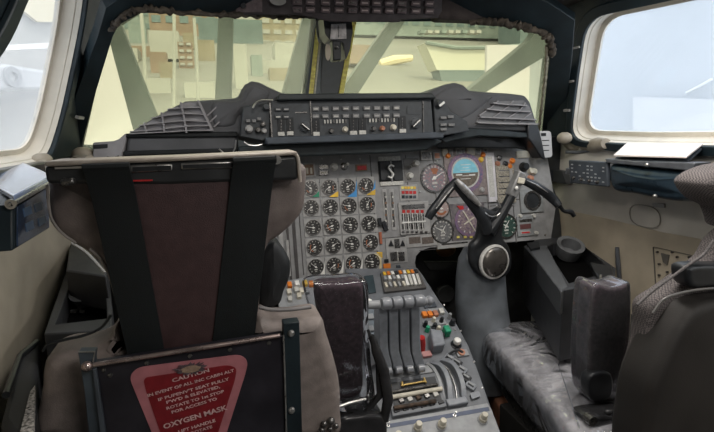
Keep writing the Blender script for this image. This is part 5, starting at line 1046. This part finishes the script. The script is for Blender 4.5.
# beige handle and ball nozzle
an = thing('handle_nozzle', 'beige ball-ended handle at the front corner of the right window', 'handle', RL.at(570, 160))
tb([(563, 138, 1.62), (571, 146, 1.6), (585, 147, 1.55), (598, 144.5, 1.45), (606, 143.5, 1.40)], [.017, .017, .022, .026, .018], oldb, 'grip', an)
m = MB(); m.sph(yp(1.56).at(564.5, 138), .025, 1.15, 1, .9); m.build('ball', oldb, an); m = MB(); m.sph(yp(1.6).at(579, 139.5), .010); m.build('pin', mat('dull_rose', (.25, .15, .13), .6), an)
tb([(566, 152, 1.6), (580, 152, 1.55), (598, 149, 1.45), (612, 148, 1.38)], .006, MC['ledge_grey'], 'mount', an, n=8)
# dark jamb between panel and wall
m = MB(); m.ppoly(yp(1.66), [(536, 140), (566, 135), (572, 160), (570, 180), (552, 182), (546, 170), (541, 158)], 0, .15); struct(m.build('trim_11', blk2, bevel=.004))
m = MB(); m.ppoly(xp(1.30), [(547, 168), (566, 171), (571, 184), (549, 180)], .02, .02); m.build('grey_bracket', MC['dark_corner_grey'], label='dark grey bracket under the beige handle by the panel', category='bracket')
# wall hatches and lower beige lining
hat = mat('hatch_line', (.16, .15, .13), .6)
wl = xp(1.306)
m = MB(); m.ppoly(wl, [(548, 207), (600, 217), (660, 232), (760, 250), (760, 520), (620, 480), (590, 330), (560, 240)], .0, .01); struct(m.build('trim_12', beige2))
def outline(pl, pts, w, nm, mt, rr=.015, **k):
    q = rpoly([pl.at(x, y) for x, y in pts], rr, 4); c = sum(q, V())/len(q); m = MB(); m.ring([p+pl.n*.004 for p in q], [p+(p-c).normalized()*w+pl.n*.004 for p in q], -pl.n*.004); return m.build(nm, mt, **k)
outline(wl, [(630, 203), (660, 208), (661, 230), (631, 224)], .0018, 'oval_hatch', mat('faint_hatch_line', (.34, .32, .28), .6), rr=.05, label='rounded outline hatch on the right sidewall below the pouch', category='hatch')
ht = thing('access_panel', 'bolted rectangular access panel low on the right sidewall', 'panel', wl.at(690, 290))
outline(wl, [(654, 247), (712, 260), (712, 300), (657, 292)], .0025, 'panel_edge', hat, .004, parent=ht)
for x, y in [(658, 252), (660, 264), (660, 275), (661, 286), (673, 252), (678, 257), (690, 257), (702, 260), (668, 272)]: m = MB(); m.pcyl(wl, x, y, 1.1, .006); m.build('bolt', dsteel, ht)
m = MB(); m.ppoly(wl, [(662, 253), (670, 255), (668, 265), (664, 262)], .005, .0); m.build('dark_tab', MC['hatch_line'], ht)
m = MB(); m.tube([wl.at(617, 247, .008), wl.at(618, 262, .012), wl.at(620, 284, .01)], [.006, .008, .007], 8); m.build('wall_strut', MC['frame_steel'], label='short vertical dark strut on the right sidewall beside the console', category='strut')
m = MB(); m.prism(rpoly([wl.at(x, y, .006) for x, y in [(652, 203), (664, 204), (664, 208), (653, 207)]], .003), -wl.n*.006); m.build('small_tag', panel2, label='small pale tag on the right sidewall under the pouch', category='tag')
# ================================================================ COMPASS AND OVERHEAD PANEL
cp = thing('standby_compass', 'black standby compass hanging at the top of the windscreen pillar', 'compass', yp(1.50).at(339, 20))
QP = yp(1.50)
m = MB(); m.prism(rpoly([QP.at(x, y) for x, y in [(323, 15), (351, 15), (353, 30), (350, 50), (346, 60), (343, 42), (330, 40), (325, 34)]], .006), -QP.n*.08); m.build('housing', blk2, cp, bevel=.004)
m = MB(); m.ppoly(QP, [(331, 24.5), (345.5, 24), (346, 39), (330, 39.5)], .006, -.001); dsp = m.build('window_face', mat('compass_grey', (.42, .40, .40), .4, 0, .2, 80), cp)
m = MB(); m.prect(QP, 337.5, 26, 338.3, 38, .0072); m.build('lubber_line', dsteel, dsp)
m = MB(); m.ppoly(QP, [(332, 40), (341, 41), (341, 60), (333, 61)], .004, .04); m.build('lower_body', blk2, cp, bevel=.004)
m = MB(); m.prism(cat([QP.at(x, y, .008) for x, y in [(326.5, 44), (330, 46), (331, 54), (328.5, 60.5), (326, 57)]], 4), -QP.n*.006); m.build('pale_tongue', oldb, cp)
m = MB(); m.sph(QP.at(337, 47, .012), .006); m.build('adjuster_screw', dsteel, cp)
m = MB(); m.prism(cat([yp(1.60).at(x, y, .008) for x, y in [(316, 17), (322, 22), (324, 32), (322.5, 42), (318.5, 42)]], 4), V((0, .004, 0))); fl = m.build('pale_bracket', mat('bracket_white', (.30, .31, .29), .5), cp)
for y in (26, 33): m = MB(); m.pcyl(yp(1.59), 320.5, y, 1, .001); m.build('bracket_hole', blk, fl)
op = thing('overhead_panel', 'dark overhead panel edge with rows of small caption buttons above the windscreen', 'overhead panel', (.50, 1.55, 1.62))
OP = Pl((.44, 1.42, 1.63), (0, -.95, -.30))
m = MB(); m.ppoly(OP, [(233, -40), (233, 15.5), (300, 15), (330, 22), (400, 22.5), (401, 20), (442, 18), (442, -40)], 0, .03); m.build('panel_plate', mat('overhead_black', (.04, .033, .036), .5, 0, .25, 30), op, bevel=.003)
om = mat('overhead_button', (.11, .085, .09), .45, 0, .2, 80)
for i, x in enumerate([297, 310, 325, 338.5, 352, 364, 376, 388.5, 401, 415, 428.5]):
    for y in (2, 9.5):
        yy = y+(x-300)*.012; m = MB(); m.prect(OP, x-4.5, yy-2.8, x+4.5, yy+2.8, .010); b_ = m.build('caption_button', om, op, bevel=.002)
        m = MB(); m.prect(OP, x-3, yy-.8, x+3, yy+.6, .0108); m.build('caption_legend', mat('dim_legend', (.34, .28, .27), .5) if i % 4 else dsteel, b_)
m = MB(); m.prism([OP.pt(*OP.loc(OP.at(277, 0)), .0)+V((.022*math.cos(t), 0, .012*math.sin(t)))+OP.n*.02 for t in [2*math.pi*i/20 for i in range(20)]], -OP.n*.02); m.build('round_lamp', mat('lamp_glass_dim', (.25, .25, .24), .2), op)
knob(OP, 243, 5, 3, .02, blk2, op); m = MB(); m.ppoly(OP, [(236, 0), (262, 0), (262, 12), (236, 12)], .006, 0); m.build('switch_plate', om, op)
# cables on the floor between pedestal and right seat
fl_ = .10
for i, (pts, mt, lab, r) in enumerate([([(505, 425), (530, 420), (560, 428), (590, 440)], blk2, 'thick black cable loop on the floor between pedestal and right seat', .014), ([(500, 412), (530, 408), (556, 414), (580, 430)], blk2, 'black cable behind the thick loop on the floor', .010),
                          ([(505, 432), (525, 432), (545, 431), (562, 436)], cream, 'pale cable end on the floor beside the rear of the pedestal', .008)]):
    q = cat([zp(.30-i*.05).at(x, y) for x, y in pts], 6, closed=False); q = [q[0]-V((0, 0, .28-i*.05))]+q+[q[-1]-V((0, 0, .28-i*.05))]
    m = MB(); m.tube(q, r, 10); m.build('floor_cable', mt, label=lab, category='cable', smooth=60)
o = MB(); pl = zp(.38); o.prism([pl.at(x, y) for x, y in [(488, 385), (505, 382), (540, 400), (536, 412), (500, 408)]], V((0, 0, -.38))); o.build('copper_box', rust, label='copper coloured box beside the pedestal foot', category='box', bevel=.01)
for o in bpy.data.objects:
    if '_o' in o: del o['_o']
